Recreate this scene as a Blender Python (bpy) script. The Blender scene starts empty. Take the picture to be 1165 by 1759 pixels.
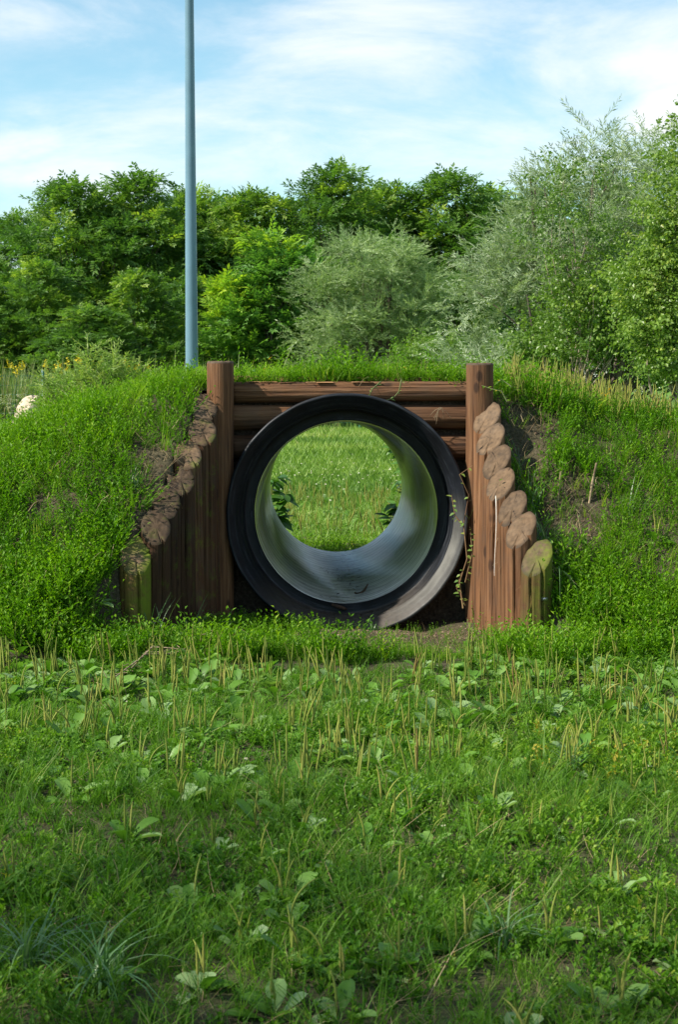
import bpy, math, random
import numpy as np
from math import sin, cos, pi, radians, atan, sqrt
rng = np.random.default_rng(7)
random.seed(7)
S = bpy.context.scene
COL = S.collection

# ------------------------------------------------------------------ camera, light, exposure
CAMH, FPX, CX, CY = 1.25, 2900.0, 582.5, 879.5
TH = atan(230 / FPX)
cd = bpy.data.cameras.new('camera'); cam = bpy.data.objects.new('camera', cd); COL.objects.link(cam)
cam.location = (0, 0, CAMH); cam.rotation_euler = (pi / 2 - TH, 0, 0)
cd.sensor_fit = 'VERTICAL'; cd.sensor_height = 36; cd.lens = FPX * 36 / 1759
cd.clip_start = .05; cd.clip_end = 2000
cd.dof.use_dof = True; cd.dof.focus_distance = 8.3; cd.dof.aperture_fstop = 14
S.camera = cam
SUN_AZ = math.atan2(-.945, -.325)          # direction towards the sun: left, a little behind the camera
SUN_EL = radians(43)
sv = np.array([sin(SUN_AZ) * cos(SUN_EL), cos(SUN_AZ) * cos(SUN_EL), sin(SUN_EL)])
ld = bpy.data.lights.new('sun', 'SUN'); ld.energy = 4.9; ld.angle = radians(1.2); ld.color = (1, .92, .79)
sun = bpy.data.objects.new('sun', ld); COL.objects.link(sun)
from mathutils import Vector, Matrix
sun.rotation_euler = Vector(sv).to_track_quat('Z', 'Y').to_euler()
W = bpy.data.worlds.new('World'); S.world = W; W.use_nodes = True
nt = W.node_tree; nt.nodes.clear()
def N(nt, typ, **kw):
    n = nt.nodes.new(typ)
    for k, v in kw.items():
        if k == 'inp':
            for a, b in v.items(): n.inputs[a].default_value = b
        else: setattr(n, k, v)
    return n
def L(nt, a, b): nt.links.new(a, b)
def math_n(nt, op, a, b=None, c=None, clamp=False):
    n = nt.nodes.new('ShaderNodeMath'); n.operation = op; n.use_clamp = clamp
    for i, v in enumerate((a, b, c)):
        if v is None: continue
        if isinstance(v, (int, float)): n.inputs[i].default_value = v
        else: L(nt, v, n.inputs[i])
    return n.outputs[0]
sky = N(nt, 'ShaderNodeTexSky', sky_type='NISHITA', sun_disc=False)
sky.sun_elevation = SUN_EL; sky.sun_rotation = SUN_AZ; sky.air_density = 1.0; sky.dust_density = .5; sky.ozone_density = 1.2
tc = N(nt, 'ShaderNodeTexCoord')
mp = N(nt, 'ShaderNodeMapping'); mp.inputs['Scale'].default_value = (1.0, 1.0, 3.2); mp.inputs['Location'].default_value = (3.1, .4, .9)
L(nt, tc.outputs['Generated'], mp.inputs['Vector'])
n1 = N(nt, 'ShaderNodeTexNoise', inp={'Scale': 6.5, 'Detail': 10, 'Roughness': .62, 'Distortion': .35}); L(nt, mp.outputs[0], n1.inputs['Vector'])
n2 = N(nt, 'ShaderNodeTexNoise', inp={'Scale': 2.2, 'Detail': 4, 'Roughness': .5}); L(nt, mp.outputs[0], n2.inputs['Vector'])
dens = math_n(nt, 'ADD', math_n(nt, 'MULTIPLY', n1.outputs['Fac'], .6), math_n(nt, 'MULTIPLY', n2.outputs['Fac'], .5))
# cumulus banks where the sky of the photograph has them (directions in the sky)
def bank(px, py, rx, ry, s):
    d = Vector((px - CX, FPX * cos(TH) + (CY - py) * sin(TH), -FPX * sin(TH) + (CY - py) * cos(TH))).normalized()
    sub = N(nt, 'ShaderNodeVectorMath', operation='SUBTRACT'); L(nt, tc.outputs['Generated'], sub.inputs[0]); sub.inputs[1].default_value = d
    sc = N(nt, 'ShaderNodeVectorMath', operation='MULTIPLY'); L(nt, sub.outputs[0], sc.inputs[0])
    sc.inputs[1].default_value = (FPX / rx, 1.2, FPX / ry)
    ln = N(nt, 'ShaderNodeVectorMath', operation='LENGTH'); L(nt, sc.outputs[0], ln.inputs[0])
    return math_n(nt, 'MULTIPLY', math_n(nt, 'SUBTRACT', 1, ln.outputs['Value'], clamp=True), s)
for b in ((640, 25, 360, 110, .15), (1130, 110, 240, 130, .19), (560, 250, 700, 110, .10), (30, 50, 330, 80, .12), (10, 300, 260, 90, .14), (1150, 205, 90, 50, .3)):
    dens = math_n(nt, 'ADD', dens, bank(*b))
cr = N(nt, 'ShaderNodeMapRange', inp={1: .46, 2: .80}); cr.interpolation_type = 'SMOOTHSTEP'; L(nt, dens, cr.inputs[0])
mix = N(nt, 'ShaderNodeMix', data_type='RGBA'); L(nt, cr.outputs[0], mix.inputs['Factor'])
tint = N(nt, 'ShaderNodeMix', data_type='RGBA', blend_type='MULTIPLY'); tint.inputs['Factor'].default_value = 1
L(nt, sky.outputs[0], tint.inputs['A']); tint.inputs['B'].default_value = (.86, 1.06, 1.0, 1)
L(nt, tint.outputs['Result'], mix.inputs['A']); mix.inputs['B'].default_value = (5.9, 6.1, 6.3, 1)
bg = N(nt, 'ShaderNodeBackground'); bg.inputs['Strength'].default_value = .105; L(nt, mix.outputs['Result'], bg.inputs['Color'])
wo = N(nt, 'ShaderNodeOutputWorld'); L(nt, bg.outputs[0], wo.inputs[0])
S.view_settings.view_transform = 'Standard'; S.view_settings.look = 'None'
S.view_settings.exposure = 0.80; S.view_settings.gamma = 1; S.view_settings.use_curve_mapping = False
S.render.engine = 'CYCLES'
S.cycles.max_bounces = 7; S.cycles.diffuse_bounces = 4; S.cycles.glossy_bounces = 3; S.cycles.transmission_bounces = 4
S.cycles.use_denoising = True
S.cycles.sample_clamp_indirect = 6

# ------------------------------------------------------------------ helpers
def at(px, py, Y):
    d = np.array([px - CX, FPX * cos(TH) + (CY - py) * sin(TH), -FPX * sin(TH) + (CY - py) * cos(TH)])
    d = d * (Y / d[1]); return np.array([d[0], d[1], d[2] + CAMH])
def proj(P):
    P = np.asarray(P, float); z = P[..., 2] - CAMH
    f = P[..., 1] * cos(TH) - z * sin(TH); u = P[..., 1] * sin(TH) + z * cos(TH)
    return CX + FPX * P[..., 0] / f, CY - FPX * u / f

class Geo:
    def __init__(s): s.V = []; s.P = []; s.n = 0
    def add(s, V, F, mat=0, rnd=.5):
        V = np.asarray(V, float).reshape(-1, 3); F = np.asarray(F, int)
        r = np.broadcast_to(np.asarray(rnd, float), (len(F),))
        s.V.append(V); s.P.append((F + s.n, mat, r)); s.n += len(V); return s
    def build(s, name, mats, parent=None, origin=(0, 0, 0), smooth=True):
        me = mesh_of(name, s, mats, origin, smooth)
        return link(name, me, parent, origin)
def mesh_of(name, g, mats, origin=(0, 0, 0), smooth=True):
    V = np.concatenate(g.V) - np.asarray(origin, float)
    me = bpy.data.meshes.new(name)
    me.vertices.add(len(V)); me.vertices.foreach_set('co', V.astype(np.float32).ravel())
    loops = np.concatenate([p[0].ravel() for p in g.P]); tot = np.concatenate([np.full(len(p[0]), p[0].shape[1]) for p in g.P])
    me.loops.add(len(loops)); me.loops.foreach_set('vertex_index', loops.astype(np.int32))
    st = np.concatenate([[0], np.cumsum(tot)[:-1]])
    me.polygons.add(len(tot)); me.polygons.foreach_set('loop_start', st.astype(np.int32)); me.polygons.foreach_set('loop_total', tot.astype(np.int32))
    me.polygons.foreach_set('material_index', np.concatenate([np.full(len(p[0]), p[1]) for p in g.P]).astype(np.int32))
    me.update(calc_edges=True)
    me.polygons.foreach_set('use_smooth', np.full(len(tot), smooth))
    a = me.attributes.new('rnd', 'FLOAT', 'FACE'); a.data.foreach_set('value', np.concatenate([p[2] for p in g.P]).astype(np.float32))
    for m in (mats if isinstance(mats, (list, tuple)) else [mats]): me.materials.append(m)
    return me
def link(name, data, parent=None, origin=(0, 0, 0), rot=None):
    o = bpy.data.objects.new(name, data); COL.objects.link(o)
    o.location = Vector(np.asarray(origin, float))
    if parent is not None: o.parent = parent; o.location = Vector(np.asarray(origin, float)) - parent.location
    if rot is not None: o.rotation_euler = rot
    return o
def thing(name, loc, label, cat, group=None):
    o = bpy.data.objects.new(name, None); COL.objects.link(o); o.location = Vector(np.asarray(loc, float)); o.empty_display_size = .1
    return tag(o, label, cat, group)
def tag(o, label=None, cat=None, group=None, kind=None):
    for k, v in (('label', label), ('category', cat), ('group', group), ('kind', kind)):
        if v: o[k] = v
    return o
def copy_thing(src, loc, rz=0, sc=1, label=None, group=None):
    r = src.copy(); COL.objects.link(r); r.location = Vector(np.asarray(loc, float)); r.rotation_euler = (0, 0, rz)
    r.scale = (sc, sc, sc) if np.isscalar(sc) else sc
    if label: r['label'] = label
    if group: r['group'] = group
    for ch in src.children:
        c = ch.copy(); COL.objects.link(c); c.parent = r
    return r

# smooth pseudo noise made of sines
_sn = [(rng.normal(size=2), rng.uniform(0, 6.28)) for _ in range(14)]
def sn(x, y, f=1.0):
    t = 0
    for (k, p) in _sn: t = t + np.sin(k[0] * x * f * 2 + k[1] * y * f * 2 + p)
    return t / 4.2
def sstep(t): t = np.clip(t, 0, 1); return t * t * (3 - 2 * t)

def frames(axis, roll):
    """rotation matrices whose x column is axis, z column roughly up, rolled"""
    a = axis / np.linalg.norm(axis, axis=1, keepdims=True)
    up = np.tile([0, 0, 1.0], (len(a), 1)); up[np.abs(a[:, 2]) > .97] = [0, 1, 0]
    y = np.cross(up, a); y /= np.linalg.norm(y, axis=1, keepdims=True); z = np.cross(a, y)
    c, s_ = np.cos(roll)[:, None], np.sin(roll)[:, None]
    return np.stack([a, y * c + z * s_, -y * s_ + z * c], axis=2)
def scatter(g, T, P, R, sc, rnd, mat=0, jitter=.15):
    """T = (verts, faces, facernd) placed at P with rotation R and scale"""
    V, F, fr = T; n = len(P)
    if n == 0: return
    sc = np.broadcast_to(np.asarray(sc, float), (n,))
    X = np.einsum('nij,vj->nvi', R, V) * sc[:, None, None] + P[:, None, :]
    FF = F[None] + (np.arange(n) * len(V))[:, None, None]
    r = np.clip(np.asarray(rnd)[:, None] + (fr[None] - .5) * 2 * jitter, 0, 1)
    g.add(X.reshape(-1, 3), FF.reshape(-1, F.shape[1]), mat, r.ravel())
def rotz(a):
    c, s_ = np.cos(a), np.sin(a); z = np.zeros_like(a); o = z + 1
    return np.stack([np.stack([c, -s_, z], 1), np.stack([s_, c, z], 1), np.stack([z, z, o], 1)], 1)
def tube(pts, rad, n=6, cap=True):
    pts = np.asarray(pts, float); m = len(pts); rad = np.broadcast_to(np.asarray(rad, float), (m,))
    t = np.gradient(pts, axis=0); t /= np.linalg.norm(t, axis=1, keepdims=True) + 1e-9
    ref = np.array([0, 1.0, 0]) if abs(t[:, 1]).mean() < .8 else np.array([1.0, 0, 0])
    u = np.cross(t, ref); u /= np.linalg.norm(u, axis=1, keepdims=True) + 1e-9; v = np.cross(t, u)
    a = np.linspace(0, 2 * pi, n, endpoint=False)
    V = pts[:, None] + rad[:, None, None] * (np.cos(a)[None, :, None] * u[:, None] + np.sin(a)[None, :, None] * v[:, None])
    V = V.reshape(-1, 3)
    F = [[i * n + j, i * n + (j + 1) % n, (i + 1) * n + (j + 1) % n, (i + 1) * n + j] for i in range(m - 1) for j in range(n)]
    return V, np.array(F)
def grid_faces(a, b):
    i, j = np.meshgrid(np.arange(a - 1), np.arange(b - 1), indexing='ij'); k = (i * b + j).ravel()
    return np.stack([k, k + 1, k + b + 1, k + b], 1)

# ------------------------------------------------------------------ materials
def newmat(name):
    m = bpy.data.materials.new(name); m.use_nodes = True; t = m.node_tree; t.nodes.clear()
    return m, t, N(t, 'ShaderNodeOutputMaterial')
def ramp(t, fac, stops):
    r = N(t, 'ShaderNodeValToRGB'); e = r.color_ramp.elements
    while len(e) < len(stops): e.new(.5)
    for k, (p, c) in enumerate(stops): e[k].position = p; e[k].color = (*c, 1)
    if fac is not None: L(t, fac, r.inputs[0])
    return r.outputs[0]
def leaf_mat(name, cols, rough=.5, trans=.3, spec=.35, bright=1.0):
    m, t, out = newmat(name)
    at_ = N(t, 'ShaderNodeAttribute', attribute_name='rnd')
    n = len(cols); c = ramp(t, at_.outputs['Fac'], [(i / (n - 1) if not isinstance(cc[0], tuple) else cc[1], cc if not isinstance(cc[0], tuple) else cc[0]) for i, cc in enumerate(cols)])
    p = N(t, 'ShaderNodeBsdfPrincipled', inp={'Roughness': rough, 'Specular IOR Level': spec}); L(t, c, p.inputs['Base Color'])
    tr = N(t, 'ShaderNodeBsdfTranslucent')
    hm = N(t, 'ShaderNodeMix', data_type='RGBA', blend_type='MULTIPLY'); hm.inputs['Factor'].default_value = 1
    L(t, c, hm.inputs['A']); hm.inputs['B'].default_value = (1.5, 1.65, .7, 1); L(t, hm.outputs['Result'], tr.inputs[0])
    mx = N(t, 'ShaderNodeMixShader'); mx.inputs[0].default_value = trans; L(t, p.outputs[0], mx.inputs[1]); L(t, tr.outputs[0], mx.inputs[2]); L(t, mx.outputs[0], out.inputs[0])
    return m
def K(c, p): return (c, p)
M = {}
M['knot'] = leaf_mat('knotweed_leaf', [K((.04, .125, .005), 0), K((.09, .22, .007), .4), K((.19, .34, .012), .75), K((.33, .44, .03), .955), K((.55, .30, .02), .985)], .5, .4, .22)
M['grass'] = leaf_mat('grass_blade', [K((.06, .14, .008), 0), K((.13, .26, .012), .4), K((.23, .35, .025), .75), K((.33, .37, .09), .93), K((.45, .38, .22), 1)], .5, .4, .22)
M['fgrass'] = leaf_mat('field_blade', [K((.028, .09, .008), 0), K((.075, .185, .014), .4), K((.145, .265, .028), .75), K((.26, .30, .09), .93), K((.40, .34, .17), 1)], .5, .38, .22)
M['tuft'] = leaf_mat('tuft_blade', [(.04, .11, .035), (.09, .20, .06), (.17, .26, .12)], .4, .25, .5)
M['straw'] = leaf_mat('dry_straw', [(.12, .08, .04), (.26, .19, .10), (.40, .32, .19)], .7, .15, .2)
M['plant'] = leaf_mat('plantain_leaf', [(.06, .16, .012), (.10, .23, .02), (.16, .29, .06), (.24, .35, .16)], .45, .3, .38)
M['spike'] = leaf_mat('plantain_spike', [(.12, .17, .025), (.19, .235, .04), (.27, .28, .06), (.20, .14, .045)], .7, .1, .2)
M['lawn'] = leaf_mat('lawn_blade', [K((.07, .15, .02), 0), K((.14, .25, .035), .45), K((.24, .34, .07), .8), K((.36, .37, .15), 1)], .45, .3, .3)
M['white'] = leaf_mat('clover_flower', [(.55, .5, .4), (.8, .78, .7)], .7, .2, .2)
M['gold'] = leaf_mat('goldenrod_flower', [(.5, .40, .02), (.70, .58, .05)], .7, .2, .2)
M['meadow'] = leaf_mat('meadow_stalk', [(.06, .11, .025), (.12, .2, .04), (.22, .28, .08), (.28, .24, .12)], .5, .3, .3)
M['locust'] = leaf_mat('locust_leaf', [K((.04, .10, .022), 0), K((.08, .175, .03), .45), K((.15, .265, .035), .8), K((.29, .39, .05), 1)], .5, .38, .35)
M['young'] = leaf_mat('young_locust_leaf', [K((.06, .16, .035), 0), K((.12, .26, .045), .5), K((.22, .37, .035), .85), K((.34, .46, .03), 1)], .5, .38, .3)
M['willow'] = leaf_mat('willow_leaf', [(.11, .16, .08), (.18, .25, .13), (.27, .345, .21), (.42, .49, .35)], .45, .28, .5)
M['greenwillow'] = leaf_mat('green_willow_leaf', [(.10, .17, .055), (.17, .26, .095), (.26, .36, .16), (.40, .49, .28)], .45, .3, .45)
M['birch'] = leaf_mat('birch_leaf', [K((.05, .11, .016), 0), K((.11, .20, .025), .5), K((.20, .30, .05), .9), K((.27, .33, .06), 1)], .4, .36, .45)
M['poplar'] = leaf_mat('poplar_leaf', [(.04, .09, .03), (.10, .16, .06)], .5, .2)
M['weed'] = leaf_mat('weed_leaf', [(.03, .09, .012), (.06, .16, .02), (.10, .23, .03)], .4, .3, .4)
M['feather'] = leaf_mat('feathery_leaf', [(.10, .19, .03), (.18, .29, .06), (.28, .36, .10)], .5, .35, .3)
M['vine'] = leaf_mat('vine_leaf', [(.10, .19, .04), (.16, .27, .06), (.26, .30, .06)], .45, .35, .4)

def bark_mat(name, a, b, sc=12):
    m, t, out = newmat(name)
    tc = N(t, 'ShaderNodeTexCoord'); mp = N(t, 'ShaderNodeMapping'); mp.inputs['Scale'].default_value = (1, 1, .25); L(t, tc.outputs['Object'], mp.inputs[0])
    no = N(t, 'ShaderNodeTexNoise', inp={'Scale': sc, 'Detail': 6}); L(t, mp.outputs[0], no.inputs['Vector'])
    c = ramp(t, no.outputs['Fac'], [(.35, a), (.65, b)])
    p = N(t, 'ShaderNodeBsdfPrincipled', inp={'Roughness': .9}); L(t, c, p.inputs['Base Color'])
    bm = N(t, 'ShaderNodeBump', inp={'Strength': .5, 'Distance': .02}); L(t, no.outputs['Fac'], bm.inputs['Height']); L(t, bm.outputs[0], p.inputs['Normal'])
    L(t, p.outputs[0], out.inputs[0]); return m
M['bark'] = bark_mat('bark', (.035, .028, .02), (.12, .095, .07))
M['birchbark'] = bark_mat('birch_bark', (.10, .08, .06), (.45, .36, .28), 20)
M['stem'] = bark_mat('weed_stem', (.07, .10, .03), (.14, .16, .06))
M['redstem'] = bark_mat('vine_stem', (.15, .07, .04), (.24, .16, .07))
M['twig'] = bark_mat('dry_twig', (.10, .065, .04), (.42, .32, .2), 40)
M['darktwig'] = bark_mat('dark_bark_piece', (.02, .012, .008), (.09, .05, .03), 60)

def wood_mat(name, side=True, moss=0.0, grey=.25, mult=1.0):
    m, t, out = newmat(name)
    tc = N(t, 'ShaderNodeTexCoord')
    oi = N(t, 'ShaderNodeObjectInfo')
    off = N(t, 'ShaderNodeVectorMath', operation='ADD'); L(t, tc.outputs['Object'], off.inputs[0])
    cb = N(t, 'ShaderNodeCombineXYZ'); L(t, math_n(t, 'MULTIPLY', oi.outputs['Random'], 17.0), cb.inputs[0]); L(t, math_n(t, 'MULTIPLY', oi.outputs['Random'], 9.0), cb.inputs[2]); L(t, cb.outputs[0], off.inputs[1])
    base = off.outputs[0]
    if side:
        mp = N(t, 'ShaderNodeMapping'); mp.inputs['Scale'].default_value = (1, 1, .045); L(t, base, mp.inputs[0])
        no = N(t, 'ShaderNodeTexNoise', inp={'Scale': 60, 'Detail': 8, 'Roughness': .55, 'Distortion': .25}); L(t, mp.outputs[0], no.inputs['Vector'])
        mp3 = N(t, 'ShaderNodeMapping'); mp3.inputs['Scale'].default_value = (1, 1, .02); L(t, base, mp3.inputs[0])
        ck = N(t, 'ShaderNodeTexNoise', inp={'Scale': 34, 'Detail': 3, 'Roughness': .5, 'Distortion': .5}); L(t, mp3.outputs[0], ck.inputs['Vector'])
        streak = no.outputs['Fac']
    else:
        sep = N(t, 'ShaderNodeSeparateXYZ'); L(t, tc.outputs['Object'], sep.inputs[0])
        r2 = math_n(t, 'SQRT', math_n(t, 'ADD', math_n(t, 'POWER', sep.outputs[0], 2), math_n(t, 'POWER', sep.outputs[1], 2)))
        wn = N(t, 'ShaderNodeTexNoise', inp={'Scale': 14, 'Detail': 3}); L(t, base, wn.inputs['Vector'])
        ring = math_n(t, 'SINE', math_n(t, 'ADD', math_n(t, 'MULTIPLY', r2, 330), math_n(t, 'MULTIPLY', wn.outputs['Fac'], 7)))
        fn = N(t, 'ShaderNodeTexNoise', inp={'Scale': 26, 'Detail': 9, 'Roughness': .62}); L(t, base, fn.inputs['Vector'])
        ang = math_n(t, 'ARCTAN2', sep.outputs[1], sep.outputs[0])
        cv = N(t, 'ShaderNodeCombineXYZ'); L(t, math_n(t, 'MULTIPLY', math_n(t, 'SINE', ang), 1.0), cv.inputs[0]); L(t, math_n(t, 'COSINE', ang), cv.inputs[1]); L(t, math_n(t, 'ADD', math_n(t, 'MULTIPLY', r2, 3), math_n(t, 'MULTIPLY', oi.outputs['Random'], 40)), cv.inputs[2])
        rn_ = N(t, 'ShaderNodeTexNoise', inp={'Scale': 5.5, 'Detail': 3, 'Roughness': .6}); L(t, cv.outputs[0], rn_.inputs['Vector'])
        rc = N(t, 'ShaderNodeMapRange', inp={1: .31, 2: .345, 3: -.36, 4: 0}); L(t, rn_.outputs['Fac'], rc.inputs[0])
        streak = math_n(t, 'ADD', math_n(t, 'ADD', math_n(t, 'MULTIPLY', ring, .035), fn.outputs['Fac']), rc.outputs[0])
        ck = fn
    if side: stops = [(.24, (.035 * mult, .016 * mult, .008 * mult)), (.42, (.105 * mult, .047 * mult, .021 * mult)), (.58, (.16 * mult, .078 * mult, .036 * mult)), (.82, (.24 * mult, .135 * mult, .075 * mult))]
    else: stops = [(.10, (.008, .005, .003)), (.27, (.046, .030, .018)), (.46, (.092, .058, .033)), (.78, (.155, .10, .058))]
    c = ramp(t, streak, stops)
    if not side:
        rim = N(t, 'ShaderNodeMapRange', inp={1: .060, 2: .069, 3: 0, 4: .7}); L(t, r2, rim.inputs[0])
        mr = N(t, 'ShaderNodeMix', data_type='RGBA'); L(t, rim.outputs[0], mr.inputs['Factor']); L(t, c, mr.inputs['A']); mr.inputs['B'].default_value = (.03, .02, .013, 1); c = mr.outputs['Result']
    # weathered grey and dark blotches
    bl = N(t, 'ShaderNodeTexNoise', inp={'Scale': 9, 'Detail': 5, 'Roughness': .6}); L(t, base, bl.inputs['Vector'])
    f1 = N(t, 'ShaderNodeMapRange', inp={1: .45, 2: .75, 3: 0, 4: grey}); L(t, bl.outputs['Fac'], f1.inputs[0])
    mx = N(t, 'ShaderNodeMix', data_type='RGBA'); L(t, f1.outputs[0], mx.inputs['Factor']); L(t, c, mx.inputs['A']); mx.inputs['B'].default_value = (.075, .06, .048, 1)
    col = mx.outputs['Result']
    if side:
        cf = N(t, 'ShaderNodeMapRange', inp={1: .32, 2: .37, 3: .7, 4: 0}); L(t, ck.outputs['Fac'], cf.inputs[0])
        m3 = N(t, 'ShaderNodeMix', data_type='RGBA'); L(t, cf.outputs[0], m3.inputs['Factor']); L(t, col, m3.inputs['A']); m3.inputs['B'].default_value = (.018, .010, .007, 1); col = m3.outputs['Result']
        # knots
        mk = N(t, 'ShaderNodeMapping'); mk.inputs['Scale'].default_value = (1, 1, .55); L(t, base, mk.inputs[0])
        vo = N(t, 'ShaderNodeTexVoronoi', inp={'Scale': 8.0}); L(t, mk.outputs[0], vo.inputs['Vector'])
        kf = N(t, 'ShaderNodeMapRange', inp={1: .10, 2: .16, 3: .85, 4: 0}); L(t, vo.outputs['Distance'], kf.inputs[0])
        m4 = N(t, 'ShaderNodeMix', data_type='RGBA'); L(t, kf.outputs[0], m4.inputs['Factor']); L(t, col, m4.inputs['A']); m4.inputs['B'].default_value = (.03, .015, .009, 1); col = m4.outputs['Result']
    if moss > 0:
        ms = N(t, 'ShaderNodeTexNoise', inp={'Scale': 16, 'Detail': 6, 'Roughness': .7}); L(t, base, ms.inputs['Vector'])
        mf = N(t, 'ShaderNodeMapRange', inp={1: .62 - .3 * moss, 2: .75 - .2 * moss, 3: 0, 4: min(1, .5 + .4 * moss)}); L(t, ms.outputs['Fac'], mf.inputs[0])
        sp = N(t, 'ShaderNodeSeparateXYZ'); L(t, tc.outputs['Object'], sp.inputs[0])
        sd = N(t, 'ShaderNodeMapRange', inp={1: -.05, 2: .05, 3: .25, 4: 1}); L(t, sp.outputs[0], sd.inputs[0])
        m5 = N(t, 'ShaderNodeMix', data_type='RGBA'); L(t, math_n(t, 'MULTIPLY', mf.outputs[0], sd.outputs[0]), m5.inputs['Factor']); L(t, col, m5.inputs['A']); m5.inputs['B'].default_value = (.11, .15, .008, 1); col = m5.outputs['Result']
    tv = N(t, 'ShaderNodeMapRange', inp={1: 0, 2: 1, 3: .5, 4: 1.4}); L(t, oi.outputs['Random'], tv.inputs[0])
    ts_ = N(t, 'ShaderNodeVectorMath', operation='SCALE'); L(t, col, ts_.inputs[0]); L(t, tv.outputs[0], ts_.inputs['Scale']); col = ts_.outputs[0]
    p = N(t, 'ShaderNodeBsdfPrincipled', inp={'Roughness': .82, 'Specular IOR Level': .25}); L(t, col, p.inputs['Base Color'])
    bm = N(t, 'ShaderNodeBump', inp={'Strength': 1.0, 'Distance': .012 if side else .0025}); L(t, streak, bm.inputs['Height']); L(t, bm.outputs[0], p.inputs['Normal'])
    L(t, p.outputs[0], out.inputs[0]); return m
M['wood'] = wood_mat('weathered_brown_wood'); M['woodend'] = wood_mat('cut_wood_end', False, grey=.5)
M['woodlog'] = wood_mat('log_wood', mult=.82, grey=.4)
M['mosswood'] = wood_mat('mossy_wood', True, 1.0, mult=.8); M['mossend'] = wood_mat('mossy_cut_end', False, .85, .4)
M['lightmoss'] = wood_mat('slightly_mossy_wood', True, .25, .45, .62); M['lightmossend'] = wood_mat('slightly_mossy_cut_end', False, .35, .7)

def soil_mat(name, green):
    m, t, out = newmat(name)
    tc = N(t, 'ShaderNodeTexCoord')
    a = N(t, 'ShaderNodeTexNoise', inp={'Scale': 3, 'Detail': 9, 'Roughness': .65}); L(t, tc.outputs['Object'], a.inputs['Vector'])
    b = N(t, 'ShaderNodeTexNoise', inp={'Scale': 70, 'Detail': 5, 'Roughness': .7}); L(t, tc.outputs['Object'], b.inputs['Vector'])
    c1 = ramp(t, b.outputs['Fac'], [(.3, (.03, .021, .016)), (.55, (.085, .062, .047)), (.75, (.17, .135, .105))])
    c2 = ramp(t, a.outputs['Fac'], [(.35, (.03, .06, .012)), (.65, (.06, .11, .02))])
    mx = N(t, 'ShaderNodeMix', data_type='RGBA'); L(t, c1, mx.inputs['A']); L(t, c2, mx.inputs['B'])
    if green == 'far':
        sp = N(t, 'ShaderNodeSeparateXYZ'); L(t, tc.outputs['Object'], sp.inputs[0])
        f = N(t, 'ShaderNodeMapRange', inp={1: 11.0, 2: 14.0, 3: .35, 4: .95}); L(t, sp.outputs[1], f.inputs[0]); L(t, f.outputs[0], mx.inputs['Factor'])
        a.inputs['Scale'].default_value = .9
        c3 = ramp(t, a.outputs['Fac'], [(.3, (.08, .17, .022)), (.55, (.12, .24, .035)), (.72, (.20, .27, .07))]); L(t, c3, mx.inputs['B'])
    else: mx.inputs['Factor'].default_value = green
    p = N(t, 'ShaderNodeBsdfPrincipled', inp={'Roughness': .95, 'Specular IOR Level': .15}); L(t, mx.outputs['Result'], p.inputs['Base Color'])
    bm = N(t, 'ShaderNodeBump', inp={'Strength': .8, 'Distance': .015}); L(t, b.outputs['Fac'], bm.inputs['Height']); L(t, bm.outputs[0], p.inputs['Normal'])
    L(t, p.outputs[0], out.inputs[0]); return m
M['soil'] = soil_mat('grey_brown_soil', .18); M['bare'] = soil_mat('bare_soil', .0); M['ground'] = soil_mat('ground_soil', 'far'); M['fsoil'] = soil_mat('field_soil', .4)

def plain(name, col, rough=.5, metal=0, spec=.5, noise=0, nscale=8):
    m, t, out = newmat(name)
    p = N(t, 'ShaderNodeBsdfPrincipled', inp={'Roughness': rough, 'Metallic': metal, 'Specular IOR Level': spec})
    tc = N(t, 'ShaderNodeTexCoord'); no = N(t, 'ShaderNodeTexNoise', inp={'Scale': nscale, 'Detail': 6, 'Roughness': .6}); L(t, tc.outputs['Object'], no.inputs['Vector'])
    lo = tuple(c * (1 - noise) for c in col); hi = tuple(min(1, c * (1 + noise)) for c in col)
    L(t, ramp(t, no.outputs['Fac'], [(.3, lo), (.7, hi)]), p.inputs['Base Color'])
    L(t, p.outputs[0], out.inputs[0]); return m
M['pole'] = plain('blue_grey_paint', (.11, .20, .27), .35, 0, .5, .12, 3)
M['polemetal'] = plain('dark_steel', (.05, .06, .065), .5, .3, .5, .1)
M['green'] = plain('green_coated_steel', (.01, .09, .06), .4, 0, .5, .1)
M['steel'] = plain('bolt_steel', (.4, .4, .4), .35, .9, .5, .1)
M['dropping'] = plain('white_dropping', (.72, .70, .66), .8, 0, .2, .15, 60)
M['stone'] = plain('pale_boulder', (.46, .38, .28), .9, 0, .2, .3, 6)
M['path'] = plain('sandy_path', (.38, .31, .22), .95, 0, .1, .2, 2)

# ------------------------------------------------------------------ terrain
C0 = at(597, 885, 8.42); C1 = at(577, 835, 12.0)        # pipe axis, front and rear centre
AX = (C1 - C0); PL = np.linalg.norm(AX); AX /= PL
Lp = [(354, 699), (344, 740), (325, 780), (307, 824), (285, 861), (262, 904), (231, 953)]
Rp = [(841, 716), (845, 753), (852, 791), (865, 830), (882, 871), (901, 909), (922, 957)]
LY = [8.40, 8.265, 8.135, 8.005, 7.875, 7.755, 7.655]; RY = [8.40, 8.265, 8.125, 7.995, 7.865, 7.74, 7.62]
Lw = [at(p[0], p[1], y) for p, y in zip(Lp, LY)]; Rw = [at(p[0], p[1], y) for p, y in zip(Rp, RY)]
def xl(y): return np.interp(y, [6.6] + [w[1] for w in Lw[::-1]] + [8.56], [Lw[-1][0] - .5] + [w[0] for w in Lw[::-1]] + [Lw[0][0]])
def xr(y): return np.interp(y, [6.6] + [w[1] for w in Rw[::-1]] + [8.56], [Rw[-1][0] + .5] + [w[0] for w in Rw[::-1]] + [Rw[0][0]])
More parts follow.
